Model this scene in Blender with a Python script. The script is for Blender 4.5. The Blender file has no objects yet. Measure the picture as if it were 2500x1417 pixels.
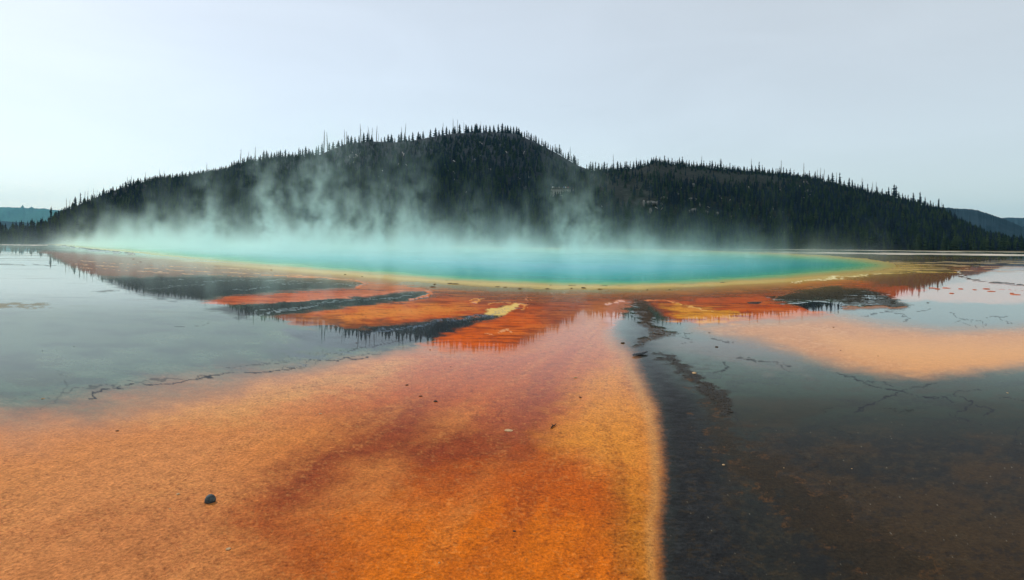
import bpy, math, random
import numpy as np
from mathutils import Vector, Quaternion

sc = bpy.context.scene
COL = sc.collection
random.seed(7)
rng = np.random.default_rng(11)

# ------------------------------------------------------------------ camera
CAM_H, F = 2.5, 1490.0          # eye height, focal length in photo pixels (photo 2500 wide)
CX, CY, ROLL = 1250.0, 575.0, math.atan(0.0122)
cam_d = bpy.data.cameras.new("camera")
cam = bpy.data.objects.new("camera", cam_d)
COL.objects.link(cam)
cam.location = (0, 0, CAM_H)
cam.rotation_euler = (Vector((0, 1, 0)).to_track_quat('-Z', 'Y') @ Quaternion((0, 0, 1), ROLL)).to_euler()
cam_d.sensor_fit = 'HORIZONTAL'
cam_d.sensor_width = 36.0
cam_d.lens = 36.0 * F / 2500.0
cam_d.shift_y = (CY - 1417 / 2.0) / 2500.0
cam_d.clip_start, cam_d.clip_end = 0.1, 20000.0
sc.camera = cam

# ------------------------------------------------------------------ sky, sun, exposure
SUN_AZ, SUN_EL = math.radians(-52), math.radians(42)
world = bpy.data.worlds.new("World")
sc.world = world
world.use_nodes = True
wn = world.node_tree
wn.nodes.clear()
sky = wn.nodes.new("ShaderNodeTexSky")
sky.sky_type = 'NISHITA'
sky.sun_disc = False
sky.sun_elevation = SUN_EL
sky.sun_rotation = SUN_AZ % (2 * math.pi)
sky.altitude = 2200
sky.air_density, sky.dust_density, sky.ozone_density = 1.2, 6.0, 3.0
veil = wn.nodes.new("ShaderNodeMixRGB")         # thin even smoke veil over the whole sky
veil.inputs[0].default_value = 0.4
veil.inputs[2].default_value = (10.0, 9.8, 8.6, 1)
bg = wn.nodes.new("ShaderNodeBackground")
bg.inputs[1].default_value = 0.126
wo = wn.nodes.new("ShaderNodeOutputWorld")
wn.links.new(sky.outputs[0], veil.inputs[1])
wtc = wn.nodes.new("ShaderNodeTexCoord")
wmp = wn.nodes.new("ShaderNodeMapping")
wmp.inputs["Scale"].default_value = (2.0, 2.0, 7.0)
wnz = wn.nodes.new("ShaderNodeTexNoise")
wnz.inputs["Scale"].default_value = 1.6
wnz.inputs["Detail"].default_value = 5.0
wnz.inputs["Distortion"].default_value = 0.6
wmr = wn.nodes.new("ShaderNodeMapRange")
wmr.inputs[1].default_value, wmr.inputs[2].default_value = 0.3, 0.7
wmr.inputs[3].default_value, wmr.inputs[4].default_value = 0.965, 1.03
wsc = wn.nodes.new("ShaderNodeVectorMath")
wsc.operation = 'SCALE'
wn.links.new(wtc.outputs["Generated"], wmp.inputs[0])
wn.links.new(wmp.outputs[0], wnz.inputs["Vector"])
wn.links.new(wnz.outputs[0], wmr.inputs[0])
wn.links.new(veil.outputs[0], wsc.inputs[0])
wn.links.new(wmr.outputs[0], wsc.inputs["Scale"])
wn.links.new(wsc.outputs[0], bg.inputs[0])
wn.links.new(bg.outputs[0], wo.inputs[0])

sun_d = bpy.data.lights.new("sun", 'SUN')
sun_d.energy, sun_d.angle, sun_d.color = 2.8, math.radians(0.6), (1.0, 0.95, 0.88)
sun = bpy.data.objects.new("sun", sun_d)
COL.objects.link(sun)
S = Vector((math.sin(SUN_AZ) * math.cos(SUN_EL), math.cos(SUN_AZ) * math.cos(SUN_EL), math.sin(SUN_EL)))
sun.rotation_euler = S.to_track_quat('Z', 'Y').to_euler()
sun.location = S * 300

sc.view_settings.view_transform = 'Standard'
sc.view_settings.look = 'None'
sc.view_settings.exposure, sc.view_settings.gamma = 0.0, 1.0
sc.view_settings.use_curve_mapping = False
sc.render.engine = 'CYCLES'
cy = sc.cycles
cy.use_denoising = True
cy.max_bounces, cy.diffuse_bounces, cy.glossy_bounces = 5, 2, 3
cy.volume_bounces, cy.transparent_max_bounces = 2, 12
cy.volume_step_rate = 4.0
cy.sample_clamp_indirect = 6.0

# ------------------------------------------------------------------ helpers
def srgb(r, g, b, k=1.0):
    f = lambda c: (c / 12.92 if c <= 0.04045 else ((c + 0.055) / 1.055) ** 2.4)
    return np.array([min(0.92, f(v / 255.0) * k) for v in (r, g, b)])

def unroll(x, y):
    """photo pixel -> pixel offsets from the level horizon"""
    dx, dy = np.asarray(x, float) - CX, np.asarray(y, float) - CY
    c, s = math.cos(ROLL), math.sin(ROLL)
    return dx * c + dy * s, -dx * s + dy * c

def ground_at(x, y, z=0.0):
    xu, yu = unroll(x, y)
    d = (CAM_H - z) * F / yu
    return Vector((float(xu / F * d), float(d), z))

def hash2(ix, iy, seed):
    n = (ix.astype(np.int64) * 374761393 + iy.astype(np.int64) * 668265263 + seed * 982451653) & 0xFFFFFFFF
    n = ((n ^ (n >> 13)) * 1274126177) & 0xFFFFFFFF
    n = (n ^ (n >> 16)) & 0xFFFFFF
    return n / float(0xFFFFFF)

def vnoise(x, y, seed=0):
    x, y = np.asarray(x, float), np.asarray(y, float)
    ix, iy = np.floor(x), np.floor(y)
    fx, fy = x - ix, y - iy
    ux, uy = fx * fx * fx * (fx * (fx * 6 - 15) + 10), fy * fy * fy * (fy * (fy * 6 - 15) + 10)
    a, b = hash2(ix, iy, seed), hash2(ix + 1, iy, seed)
    c, d = hash2(ix, iy + 1, seed), hash2(ix + 1, iy + 1, seed)
    return ((a * (1 - ux) + b * ux) * (1 - uy) + (c * (1 - ux) + d * ux) * uy) * 2 - 1

def fbm(x, y, seed=0, oct=4, gain=0.5):
    x, y = np.asarray(x, float), np.asarray(y, float)
    s, a, t = 0, 1.0, 0
    for i in range(oct):
        s = s + a * vnoise(x * 2 ** i + 17.3 * i, y * 2 ** i - 9.1 * i, seed + i)
        t += a
        a *= gain
    return s / t * 1.4

def sstep(a, b, x):
    t = np.clip((np.asarray(x, float) - a) / (b - a), 0, 1)
    return t * t * (3 - 2 * t)

def link(o, parent=None):
    COL.objects.link(o)
    if parent is not None:
        o.parent = parent
    return o

def tag(o, label=None, cat=None, group=None, kind=None):
    if label: o["label"] = label
    if cat: o["category"] = cat
    if group: o["group"] = group
    if kind: o["kind"] = kind
    return o

def mesh_obj(name, verts, faces, mat, parent=None, smooth=False):
    me = bpy.data.meshes.new(name)
    me.from_pydata([tuple(v) for v in verts], [], [tuple(f) for f in faces])
    me.materials.append(mat)
    if smooth:
        me.polygons.foreach_set("use_smooth", [True] * len(me.polygons))
    me.update()
    return link(bpy.data.objects.new(name, me), parent)

def grid_mesh(name, P, mat, keep=None, smooth=True):
    """P: rows x cols x 3 array -> mesh; keep: bool array of faces"""
    R, C = P.shape[:2]
    idx = np.arange(R * C).reshape(R, C)
    q = np.stack([idx[:-1, :-1], idx[:-1, 1:], idx[1:, 1:], idx[1:, :-1]], -1).reshape(-1, 4)
    if keep is not None:
        q = q[keep.reshape(-1)]
    V = P.reshape(-1, 3)
    used = None
    if keep is not None:
        used = np.unique(q)
        re = np.zeros(R * C, np.int64)
        re[used] = np.arange(len(used))
        q = re[q]
        V = V[used]
    me = bpy.data.meshes.new(name)
    me.vertices.add(len(V))
    me.vertices.foreach_set("co", V.astype(np.float32).ravel())
    me.loops.add(len(q) * 4)
    me.loops.foreach_set("vertex_index", q.astype(np.int32).ravel())
    me.polygons.add(len(q))
    me.polygons.foreach_set("loop_start", np.arange(0, len(q) * 4, 4, dtype=np.int32))
    me.polygons.foreach_set("loop_total", np.full(len(q), 4, dtype=np.int32))
    if smooth:
        me.polygons.foreach_set("use_smooth", np.ones(len(q), dtype=bool))
    me.update(calc_edges=True)
    me.materials.append(mat)
    return link(bpy.data.objects.new(name, me)), used

def set_color(me, name, rgb):
    a = me.color_attributes.new(name, 'FLOAT_COLOR', 'POINT')
    buf = np.ones((len(rgb), 4), np.float32)
    buf[:, :3] = rgb
    a.data.foreach_set("color", buf.ravel())

class NT:
    def __init__(self, tree):
        self.t = tree
    def n(self, kind, **kw):
        nd = self.t.nodes.new(kind)
        for k, v in kw.items():
            setattr(nd, k, v)
        return nd
    def put(self, sock, v):
        if isinstance(v, bpy.types.NodeSocket):
            self.t.links.new(v, sock)
        elif v is not None:
            sock.default_value = v
    def math(self, op, a, b=None, c=None, clamp=False):
        nd = self.n("ShaderNodeMath", operation=op, use_clamp=clamp)
        for i, v in enumerate((a, b, c)):
            if v is not None:
                self.put(nd.inputs[i], v)
        return nd.outputs[0]
    def vmath(self, op, a, b=None):
        nd = self.n("ShaderNodeVectorMath", operation=op)
        self.put(nd.inputs[0], a)
        if b is not None:
            self.put(nd.inputs[1], b)
        return nd.outputs[0]
    def noise(self, vec, scale, detail=4.0, rough=0.55, dist=0.0):
        nd = self.n("ShaderNodeTexNoise")
        self.put(nd.inputs["Vector"], vec)
        nd.inputs["Scale"].default_value = scale
        nd.inputs["Detail"].default_value = detail
        nd.inputs["Roughness"].default_value = rough
        nd.inputs["Distortion"].default_value = dist
        return nd.outputs[0]
    def ramp(self, v, lo, hi, a=0.0, b=1.0):
        nd = self.n("ShaderNodeMapRange")
        self.put(nd.inputs[0], v)
        for i, x in enumerate((lo, hi, a, b)):
            self.put(nd.inputs[1 + i], x)
        return nd.outputs[0]
    def mix(self, f, a, b, blend='MIX'):
        nd = self.n("ShaderNodeMixRGB", blend_type=blend)
        self.put(nd.inputs[0], f)
        self.put(nd.inputs[1], a)
        self.put(nd.inputs[2], b)
        return nd.outputs[0]

def new_mat(name):
    m = bpy.data.materials.new(name)
    m.use_nodes = True
    m.node_tree.nodes.clear()
    t = NT(m.node_tree)
    out = t.n("ShaderNodeOutputMaterial")
    return m, t, out

def simple_mat(name, c1, c2, scale=8.0, rough=0.85, bump=0.4, spec=0.2, dist=0.02, randomize=0.0):
    m, t, out = new_mat(name)
    co = t.n("ShaderNodeTexCoord").outputs["Object"]
    nz = t.noise(co, scale, 5.0, 0.6)
    col = t.mix(t.ramp(nz, 0.35, 0.65), (*c1, 1), (*c2, 1))
    if randomize:
        rnd = t.n("ShaderNodeObjectInfo").outputs["Random"]
        hsv = t.n("ShaderNodeHueSaturation")
        t.put(hsv.inputs["Value"], t.ramp(rnd, 0, 1, 1 - randomize, 1 + randomize))
        t.put(hsv.inputs["Color"], col)
        col = hsv.outputs[0]
    b = t.n("ShaderNodeBsdfPrincipled")
    t.put(b.inputs["Base Color"], col)
    b.inputs["Roughness"].default_value = rough
    b.inputs["Specular IOR Level"].default_value = spec
    if bump:
        bp = t.n("ShaderNodeBump")
        bp.inputs["Strength"].default_value = bump
        bp.inputs["Distance"].default_value = dist
        t.put(bp.inputs["Height"], nz)
        t.put(b.inputs["Normal"], bp.outputs[0])
    t.put(out.inputs["Surface"], b.outputs[0])
    return m

def wet_mat(name, ior=1.33, coat_rough=0.02, rip_scale=1.0):
    """mineral / microbial mat under a film of water: colour attribute + matt base + clear coat"""
    m, t, out = new_mat(name)
    co = t.n("ShaderNodeTexCoord").outputs["Object"]
    col = t.n("ShaderNodeAttribute", attribute_name="col").outputs["Color"]
    sep = t.n("ShaderNodeSeparateColor")
    t.put(sep.inputs[0], t.n("ShaderNodeAttribute", attribute_name="prm").outputs["Color"])
    wet, grain, rip = sep.outputs[0], sep.outputs[1], sep.outputs[2]
    fine = t.noise(co, 30.0, 5.0, 0.68)
    mid = t.noise(co, 6.0, 5.0, 0.66, 0.4)
    v = t.math('MULTIPLY_ADD', t.math('SUBTRACT', fine, 0.5), 2.6, t.math('MULTIPLY', t.math('SUBTRACT', mid, 0.5), 1.3))
    v = t.math('ADD', 1.0, t.math('MULTIPLY', v, grain), clamp=False)
    v = t.math('MAXIMUM', v, 0.25)
    c2 = t.vmath('MULTIPLY', col, (1, 1, 1))
    sc_ = t.n("ShaderNodeVectorMath", operation='SCALE')
    t.put(sc_.inputs[0], c2)
    t.put(sc_.inputs["Scale"], v)
    b = t.n("ShaderNodeBsdfPrincipled")
    t.put(b.inputs["Base Color"], sc_.outputs[0])
    b.inputs["Roughness"].default_value = 0.9
    b.inputs["Specular IOR Level"].default_value = 0.05
    bp = t.n("ShaderNodeBump")
    t.put(bp.inputs["Strength"], t.math('MULTIPLY', grain, 1.4))
    bp.inputs["Distance"].default_value = 0.05
    t.put(bp.inputs["Height"], t.math('MULTIPLY_ADD', mid, 0.7, t.math('MULTIPLY', fine, 0.5)))
    t.put(b.inputs["Normal"], bp.outputs[0])
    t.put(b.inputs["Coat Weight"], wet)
    b.inputs["Coat Roughness"].default_value = coat_rough
    b.inputs["Coat IOR"].default_value = ior
    rp = t.n("ShaderNodeBump")
    rp.inputs["Distance"].default_value = 0.01
    t.put(rp.inputs["Strength"], rip)
    w = t.vmath('MULTIPLY', co, (1.0, 1.6, 1.0))
    rh = t.math('ADD', t.noise(w, 2.2 * rip_scale, 3.0, 0.5, 0.3), t.math('MULTIPLY', t.noise(w, 9.0 * rip_scale, 2.0, 0.5), 0.25))
    t.put(rp.inputs["Height"], rh)
    t.put(b.inputs["Coat Normal"], rp.outputs[0])
    t.put(out.inputs["Surface"], b.outputs[0])
    return m

# ------------------------------------------------------------------ ground layout
# columns by bearing, rows by distance; fine where the place is looked at closely, coarse outside
xs = np.concatenate([[-12000, -5000, -3000, -2300, -1900], np.linspace(-1560, -1310, 50), np.arange(-1308, 1310, 2.15),
                     np.linspace(1312, 1560, 50), [1900, 2300, 3000, 5000, 12000]])
ys = np.concatenate([np.linspace(11, 20, 8)[:-1], np.arange(20, 60, 0.75), np.arange(60, 170, 1.2), np.arange(170, 480, 1.9),
                     np.arange(480, 890, 2.3), [900, 930, 980, 1060, 1200, 1500, 2200, 4000, 9000]])
YU, XU = np.meshgrid(ys, xs, indexing='ij')
shape = XU.shape
DD = CAM_H * F / YU
TH, LD = XU / F, np.log(DD)
GX, GY = XU / F * DD, DD
# noise for ragged edges
N1 = fbm(TH * 38, LD * 38, 1, 4, 0.6)
N2 = fbm(TH * 38, LD * 38, 21, 4, 0.6)
N3 = fbm(TH * 9, LD * 9, 41, 3)
N4 = fbm(TH * 9, LD * 9, 61, 3)
NS = fbm(TH * 10, LD * 60, 81, 4)            # streaks lying across the view
NF = fbm(TH * 160, LD * 160, 101, 3, 0.65)

def sdf(pts, ax=0.45, warp=0.0, big=0.0, closed=True, pad=130.0):
    P = np.array([[*map(float, unroll(*p))] for p in pts])
    P = P * np.array([ax, 1.0])
    res = np.full(shape, -999.0)
    x0, x1 = P[:, 0].min() / ax - pad / ax, P[:, 0].max() / ax + pad / ax
    y0, y1 = P[:, 1].min() - pad, P[:, 1].max() + pad
    sel = (XU > x0) & (XU < x1) & (YU > y0) & (YU < y1)
    yr = np.clip(YU[sel] / 420.0, 0.06, 1.2)
    px = (XU[sel] + warp * N1[sel] + big * N3[sel]) * ax
    py = YU[sel] + (warp * N2[sel] + big * N4[sel]) * yr
    d2 = np.full(px.shape, 1e12)
    inside = np.zeros(px.shape, bool)
    n = len(P)
    for i in range(n if closed else n - 1):
        a, b = P[i], P[(i + 1) % n]
        e = b - a
        t = np.clip(((px - a[0]) * e[0] + (py - a[1]) * e[1]) / max(1e-9, e @ e), 0, 1)
        d2 = np.minimum(d2, (px - a[0] - t * e[0]) ** 2 + (py - a[1] - t * e[1]) ** 2)
        if closed:
            cond = (a[1] > py) != (b[1] > py)
            xi = a[0] + (py - a[1]) / (e[1] if abs(e[1]) > 1e-9 else 1e-9) * e[0]
            inside ^= cond & (px < xi)
    d = np.sqrt(d2)
    res[sel] = np.where(inside, d, -d) if closed else d
    if not closed:
        res[~sel] = 999.0
    return res

col = np.zeros(shape + (3,))
wet = np.full(shape, 1.0)
grain = np.full(shape, 0.25)
rip = np.full(shape, 0.016)
hgt = np.zeros(shape)

def paint(m, c, w=None, g=None, r=None):
    m3 = m[..., None]
    col[:] = col * (1 - m3) + np.asarray(c) * m3
    for arr, v in ((wet, w), (grain, g), (rip, r)):
        if v is not None:
            arr[:] = arr * (1 - m) + v * m

def area(pts, c, soft=8, w=None, g=None, r=None, ax=0.45, warp=0, big=0, k=1.0):
    m = sstep(-soft / 2, soft / 2, sdf(pts, ax, warp, big)) * k
    paint(m, c, w, g, r)
    return m

def stroke(pts, c, width, w=None, g=None, ax=0.6, warp=10, k=1.0, h=0.0):
    d = sdf(pts, ax, warp, 0, closed=False, pad=40)
    ww = width * (0.65 + 0.5 * N4)
    m = (1 - sstep(ww * 0.35, ww, d)) * k
    paint(m, c, w, g)
    if h:
        hgt[:] = np.maximum(hgt, m * h)
    return m

# --- base: dark mat under still water, browner to the near right
paint(np.ones(shape), srgb(64, 90, 70))
paint(sstep(-100, 700, XU) * sstep(180, 520, YU), srgb(30, 30, 27))
paint(sstep(0.1, 0.7, N3) * 0.5 * sstep(150, 500, YU), srgb(42, 33, 18))

NB = fbm(TH * 16, LD * 22, 271, 5, 0.6)
lw = (1 - sstep(-150, 250, XU)) * sstep(90, 200, YU)
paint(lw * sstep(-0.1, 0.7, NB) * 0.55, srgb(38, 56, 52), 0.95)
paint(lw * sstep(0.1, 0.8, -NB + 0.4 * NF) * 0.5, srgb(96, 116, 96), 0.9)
rw = sstep(50, 350, XU) * sstep(120, 300, YU)
paint(rw * sstep(0.0, 0.7, NB + 0.3 * NF) * 0.45, srgb(52, 48, 36))
paint(rw * sstep(0.1, 0.8, -NB + 0.3 * NF) * 0.4, srgb(24, 28, 32))
# --- far left flats: thin matt streaks among the water
m = (1 - sstep(-1180, -1000, XU)) * sstep(36, 44, YU) * (1 - sstep(60, 95, YU))
paint(m * sstep(-0.25, 0.5, NS), srgb(120, 132, 118), 0.45)
paint((1 - sstep(-900, -600, XU)) * sstep(60, 100, YU) * (1 - sstep(170, 260, YU)) * sstep(0.35, 0.8, NS) * 0.5, srgb(96, 104, 98), 0.7)

# --- left shore: brown mats between pool and dark shallows
area([(100, 612), (330, 626), (520, 644), (700, 658), (860, 672), (1010, 688), (900, 702), (700, 684), (560, 675), (380, 675), (260, 678), (190, 660)],
     srgb(136, 78, 54), 10, 0.6, 0.35, warp=20)
for yy in (0, 9, 17):
    stroke([(180, 636 + yy), (320, 645 + yy), (520, 655 + yy), (640, 660 + yy)], srgb(205, 170, 130), 1.2, 0.4)

# --- right flats beside the pool: olive and brown
area([(1880, 622), (2000, 618), (2300, 626), (2600, 634), (2700, 700), (2500, 690), (2340, 672), (2200, 680), (2050, 690), (1900, 700), (2140, 660), (2150, 640)],
     srgb(118, 98, 46), 8, 0.9, 0.3, warp=24)
area([(1900, 697), (2060, 680), (2200, 670), (2330, 664), (2420, 668), (2330, 690), (2260, 708), (2130, 706), (1990, 704)], srgb(140, 84, 40), 8, 0.95, 0.2, warp=20)
area([(2200, 640), (2360, 633), (2700, 640), (2700, 668), (2420, 662), (2300, 655)], srgb(66, 58, 50), 7, 0.75, 0.5, warp=45)
area([(2300, 655), (2420, 648), (2560, 656), (2560, 664), (2400, 668), (2330, 664)], srgb(170, 92, 60), 6, 0.7, 0.4, warp=45, k=0.8)
m = sstep(800, 1000, XU) * sstep(40, 50, YU) * (1 - sstep(70, 82, YU))
paint(m * sstep(0.25, 0.5, NS + 0.3 * N1), srgb(190, 170, 130), 0.3)
paint(m * sstep(0.2, 0.6, -NS + 0.3 * N2) * 0.8, srgb(46, 40, 44), 0.9)
area([(2130, 700), (2200, 697), (2270, 704), (2250, 722), (2190, 730), (2110, 716)], srgb(205, 92, 30), 5, 0.9, 0.3, warp=25)
# pink flat
pink = area([(2180, 730), (2240, 716), (2330, 692), (2420, 670), (2560, 656), (2760, 650), (2760, 748), (2500, 741), (2340, 739)], srgb(214, 160, 132, 0.8), 9, 0.9, 0.15, warp=16)

# --- orange mats, upper bays
up = [(858, 684), (1000, 698), (1150, 710), (1300, 716), (1500, 716), (1700, 706), (1900, 693), (2060, 682), (2140, 690), (2120, 702), (2000, 700),
      (1920, 716), (1880, 735), (1960, 750), (2030, 766), (1950, 778), (1800, 788), (1690, 790), (1640, 784), (1612, 768), (1596, 748), (1575, 736), (1530, 740),
      (1495, 745), (1482, 800), (1300, 900), (1030, 845), (1078, 817), (1132, 800), (1202, 777), (1246, 756), (1225, 748), (1180, 766), (1100, 779), (1000, 788),
      (900, 797), (820, 800), (720, 792), (680, 774), (760, 760), (900, 746), (1010, 735), (1055, 722), (1050, 713), (1000, 711), (900, 721), (700, 736),
      (560, 742), (498, 736), (560, 723), (700, 713), (868, 703), (890, 692)]
upm = area(up, srgb(196, 80, 22), 13, 0.5, 0.25, 0.016, warp=14)
# colour zones in the bays
area([(1000, 700), (1500, 716), (1900, 694), (2000, 700), (1900, 722), (1700, 732), (1500, 738), (1250, 742), (1060, 722)], srgb(128, 58, 28), 22, warp=30)
area([(1280, 742), (1500, 738), (1480, 800), (1250, 850), (1330, 790)], srgb(138, 62, 30), 40, warp=30, k=0.8)
area([(500, 737), (700, 722), (900, 712), (1040, 706), (1040, 712), (900, 722), (700, 738), (560, 743)], srgb(206, 96, 52), 6, warp=14)
area([(760, 775), (900, 755), (1050, 742), (1180, 748), (1150, 760), (1000, 772), (860, 782)], srgb(224, 136, 48), 20, warp=26, k=0.9)
area([(660, 776), (740, 765), (800, 775), (900, 786), (1000, 786), (900, 800), (760, 798)], srgb(98, 62, 30), 18, warp=20, k=0.9)
area([(1040, 842), (1130, 806), (1230, 780), (1300, 760), (1290, 820), (1200, 850)], srgb(214, 92, 16), 26, warp=30)
area([(1620, 745), (1680, 742), (1760, 752), (1800, 768), (1830, 778), (1760, 786), (1680, 786), (1640, 775)], srgb(232, 158, 44), 14, warp=34, k=0.95)
area([(1590, 736), (1700, 734), (1770, 744), (1850, 738), (1960, 752), (2020, 766), (1900, 780), (1830, 772), (1770, 758), (1680, 742)], srgb(206, 84, 18), 8, warp=24, k=0.8)
NS2 = fbm(TH * 24, LD * 90, 251, 4, 0.6)
paint(upm * sstep(-0.15, 0.65, NS2 + 0.5 * N3) * 0.72, srgb(124, 54, 24))
paint(upm * sstep(0.05, 0.8, -NS2 + 0.5 * N4) * 0.40, srgb(220, 124, 50))
paint(upm * sstep(0.35, 0.8, NF) * 0.35, srgb(90, 44, 24))
rip[:] = rip + 0.06 * upm * sstep(-260, -60, XU) * (1 - sstep(180, 260, XU)) * sstep(170, 230, YU)
# dark shallows between the tongues
area([(240, 679), (400, 675), (560, 674), (700, 679), (800, 682), (868, 688), (886, 694), (862, 701), (700, 711), (540, 723), (480, 736), (400, 731), (330, 717), (280, 701)],
     srgb(30, 42, 44), 11, 0.4, 0.2, warp=14)
area([(505, 752), (640, 742), (770, 732), (900, 722), (1000, 713), (1046, 715), (1018, 731), (900, 744), (780, 755), (690, 768), (590, 775)], srgb(30, 42, 42), 11, 0.4, 0.2, warp=14)

# --- dark channel along the right bank
area([(1530, 735), (1580, 735), (1620, 790), (1600, 840), (1640, 900), (1720, 980), (1760, 1100), (1820, 1300), (1880, 1600), (1620, 1600), (1612, 1160), (1600, 1040), (1560, 920), (1525, 860), (1540, 800)],
     srgb(36, 38, 40), 60, 0.5, 0.75, 0.10, warp=10)
NC = fbm(TH * 50, LD * 150, 291, 4, 0.6)
chm = sstep(280, 340, XU) * (1 - sstep(430, 620, XU)) * sstep(230, 330, YU)
paint(chm * sstep(0.0, 0.7, NC) * 0.35, srgb(58, 60, 62), 0.7)
paint(chm * sstep(0.0, 0.7, -NC + 0.3 * N1) * 0.35, srgb(26, 24, 24), 0.3)
# --- foreground orange fan
L = sdf([(960, 868), (1040, 850), (1150, 862), (1260, 858), (1340, 830), (1400, 800), (1440, 772), (1480, 745), (2200, 600), (2200, 1900), (-1500, 1900), (-1500, 1130), (0, 1066), (200, 1046), (420, 996), (650, 936), (850, 888)], 0.45, 5, 16)
R = sdf([(-1500, 560), (1520, 560), (1488, 745), (1478, 790), (1496, 828), (1536, 870), (1568, 950), (1590, 1000), (1605, 1080), (1608, 1160), (1600, 1280), (1602, 1900), (-1500, 1900)], 0.9, 5, 3)
fk = 0.25 + 0.75 * (1 - sstep(-950, -250, XU))
fan = sstep(-105, 80, L / fk + 8 * NF) * sstep(-30, 34, R + 6 * NF + 4 * N1)
paint(fan, srgb(212, 126, 58), 0.72, 0.8, 0.012)
x0_, y0_ = map(float, unroll(1500, 760))
FA = np.arctan2(YU - y0_, (XU - x0_) * 0.6)
FR = np.log(np.hypot((XU - x0_) * 0.6, YU - y0_) + 20)
FS = fbm(FA * 7, FR * 1.6, 211, 4)           # flow streaks spreading from the outlet
FS2 = fbm(FA * 22, FR * 4.0, 231, 4)
def zone(pts, c, soft, k=1.0, warp=14, big=26, ax=0.6):
    sd = sdf(pts, ax, warp, big, pad=max(130, soft)) + soft * (0.20 * FS + 0.12 * FS2 + 0.14 * N1 + 0.10 * NF)
    m = sstep(-soft * 0.75, soft * 0.75, sd) * fan * k
    paint(m, c)
zone([(-200, 1040), (400, 1000), (700, 1000), (640, 1100), (560, 1300), (500, 1500), (-200, 1500)], srgb(216, 140, 80), 160, 0.9)
zone([(1060, 850), (1420, 800), (1480, 830), (1420, 1000), (1250, 1060), (950, 1010), (800, 1000)], srgb(194, 94, 38), 80, 0.9)
zone([(660, 1180), (760, 1100), (880, 1020), (1000, 985), (1150, 1050), (1330, 1060), (1400, 1120), (1250, 1190), (1080, 1180), (900, 1150), (760, 1210), (660, 1280)], srgb(142, 56, 22), 110, 1.0)
zone([(1260, 960), (1350, 930), (1400, 960), (1330, 1060), (1250, 1100), (1180, 1050)], srgb(156, 74, 46), 70, 0.75)
zone([(640, 1260), (800, 1240), (880, 1330), (840, 1430), (700, 1440)], srgb(172, 78, 24), 90, 0.7)
zone([(880, 1240), (1200, 1180), (1480, 1130), (1600, 1160), (1620, 1600), (760, 1600)], srgb(222, 112, 8), 130, 0.95)
zone([(1060, 1180), (1400, 1110), (1560, 1200), (1560, 1280), (1300, 1260), (1150, 1240)], srgb(190, 80, 8), 80, 0.6)
zone([(1400, 980), (1480, 900), (1540, 900), (1590, 1010), (1606, 1120), (1560, 1180), (1440, 1110), (1330, 1090)], srgb(226, 142, 48), 60, 0.9)
zone([(1520, 1180), (1640, 1160), (1640, 1600), (1540, 1600)], srgb(196, 120, 30), 50, 0.8)
zone([(300, 1040), (640, 950), (860, 905), (960, 880), (1010, 885), (860, 950), (660, 1000), (420, 1040)], srgb(224, 158, 84), 46, 0.85, warp=20, big=20)
paint(fan * sstep(0.05, 0.9, FS + 0.4 * FS2) * 0.28 * sstep(200, 330, YU), srgb(156, 70, 26))
paint(fan * sstep(0.1, 0.9, -FS + 0.4 * FS2) * 0.16 * sstep(200, 330, YU), srgb(228, 150, 70))
# edge bloom of yellow on the right bank, dark flecks near the fan's edge
paint(np.exp(-((R - 6) / 13.0) ** 2) * sstep(170, 380, YU) * fan * 0.6, srgb(214, 160, 84))
paint(fan * sstep(0.30, 0.8, NF) * sstep(500, 700, YU) * (1 - sstep(60, 200, R)) * 0.45, srgb(96, 56, 16))
paint(fan * sstep(0.35, 0.9, NF + 0.35 * FS2) * 0.40, srgb(120, 52, 24))
paint(fan * sstep(0.35, 0.9, -NF + 0.3 * FS2) * 0.20, srgb(232, 166, 92))
rip[:] = np.where(fan > 0.05, rip + 0.05 * fan * sstep(110, 200, YU) * (1 - sstep(240, 420, YU)), rip)
wet[:] = wet * (1 - 0.86 * fan * sstep(240, 520, YU))

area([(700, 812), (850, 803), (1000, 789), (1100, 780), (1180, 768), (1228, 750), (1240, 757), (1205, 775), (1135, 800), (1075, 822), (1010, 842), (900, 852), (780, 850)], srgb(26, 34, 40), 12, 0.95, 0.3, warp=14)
# --- right bank: peach island
peach = area([(1700, 800), (1800, 786), (1900, 779), (2040, 772), (2150, 792), (2300, 806), (2450, 803), (2700, 790), (2900, 800), (2900, 880), (2500, 892), (2400, 905), (2260, 918), (2150, 910), (2000, 880), (1900, 850), (1800, 824)],
             srgb(202, 138, 84), 44, 0.5, 0.28, warp=6, big=5)
paint(peach * sstep(0.1, 0.8, NF + 0.5 * N1) * 0.35, srgb(170, 104, 62))
paint(peach * sstep(0.2, 0.9, -NF + 0.5 * NB) * 0.35, srgb(228, 176, 122))
area([(2000, 820), (2200, 830), (2500, 830), (2700, 830), (2700, 870), (2400, 890), (2240, 900), (2080, 870)], srgb(222, 156, 88), 50, k=0.9, warp=10, big=8)
area([(1600, 830), (1800, 815), (1900, 850), (1960, 900), (1760, 880), (1640, 850)], srgb(112, 92, 82), 40, k=0.5, warp=20, big=20)

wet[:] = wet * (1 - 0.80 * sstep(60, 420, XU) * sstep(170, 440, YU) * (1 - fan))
wet[:] = wet * (1 - (0.36 * sstep(130, 220, YU) + 0.18 * sstep(300, 450, YU)) * (1 - sstep(-200, 200, XU)) * (1 - fan))
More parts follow.
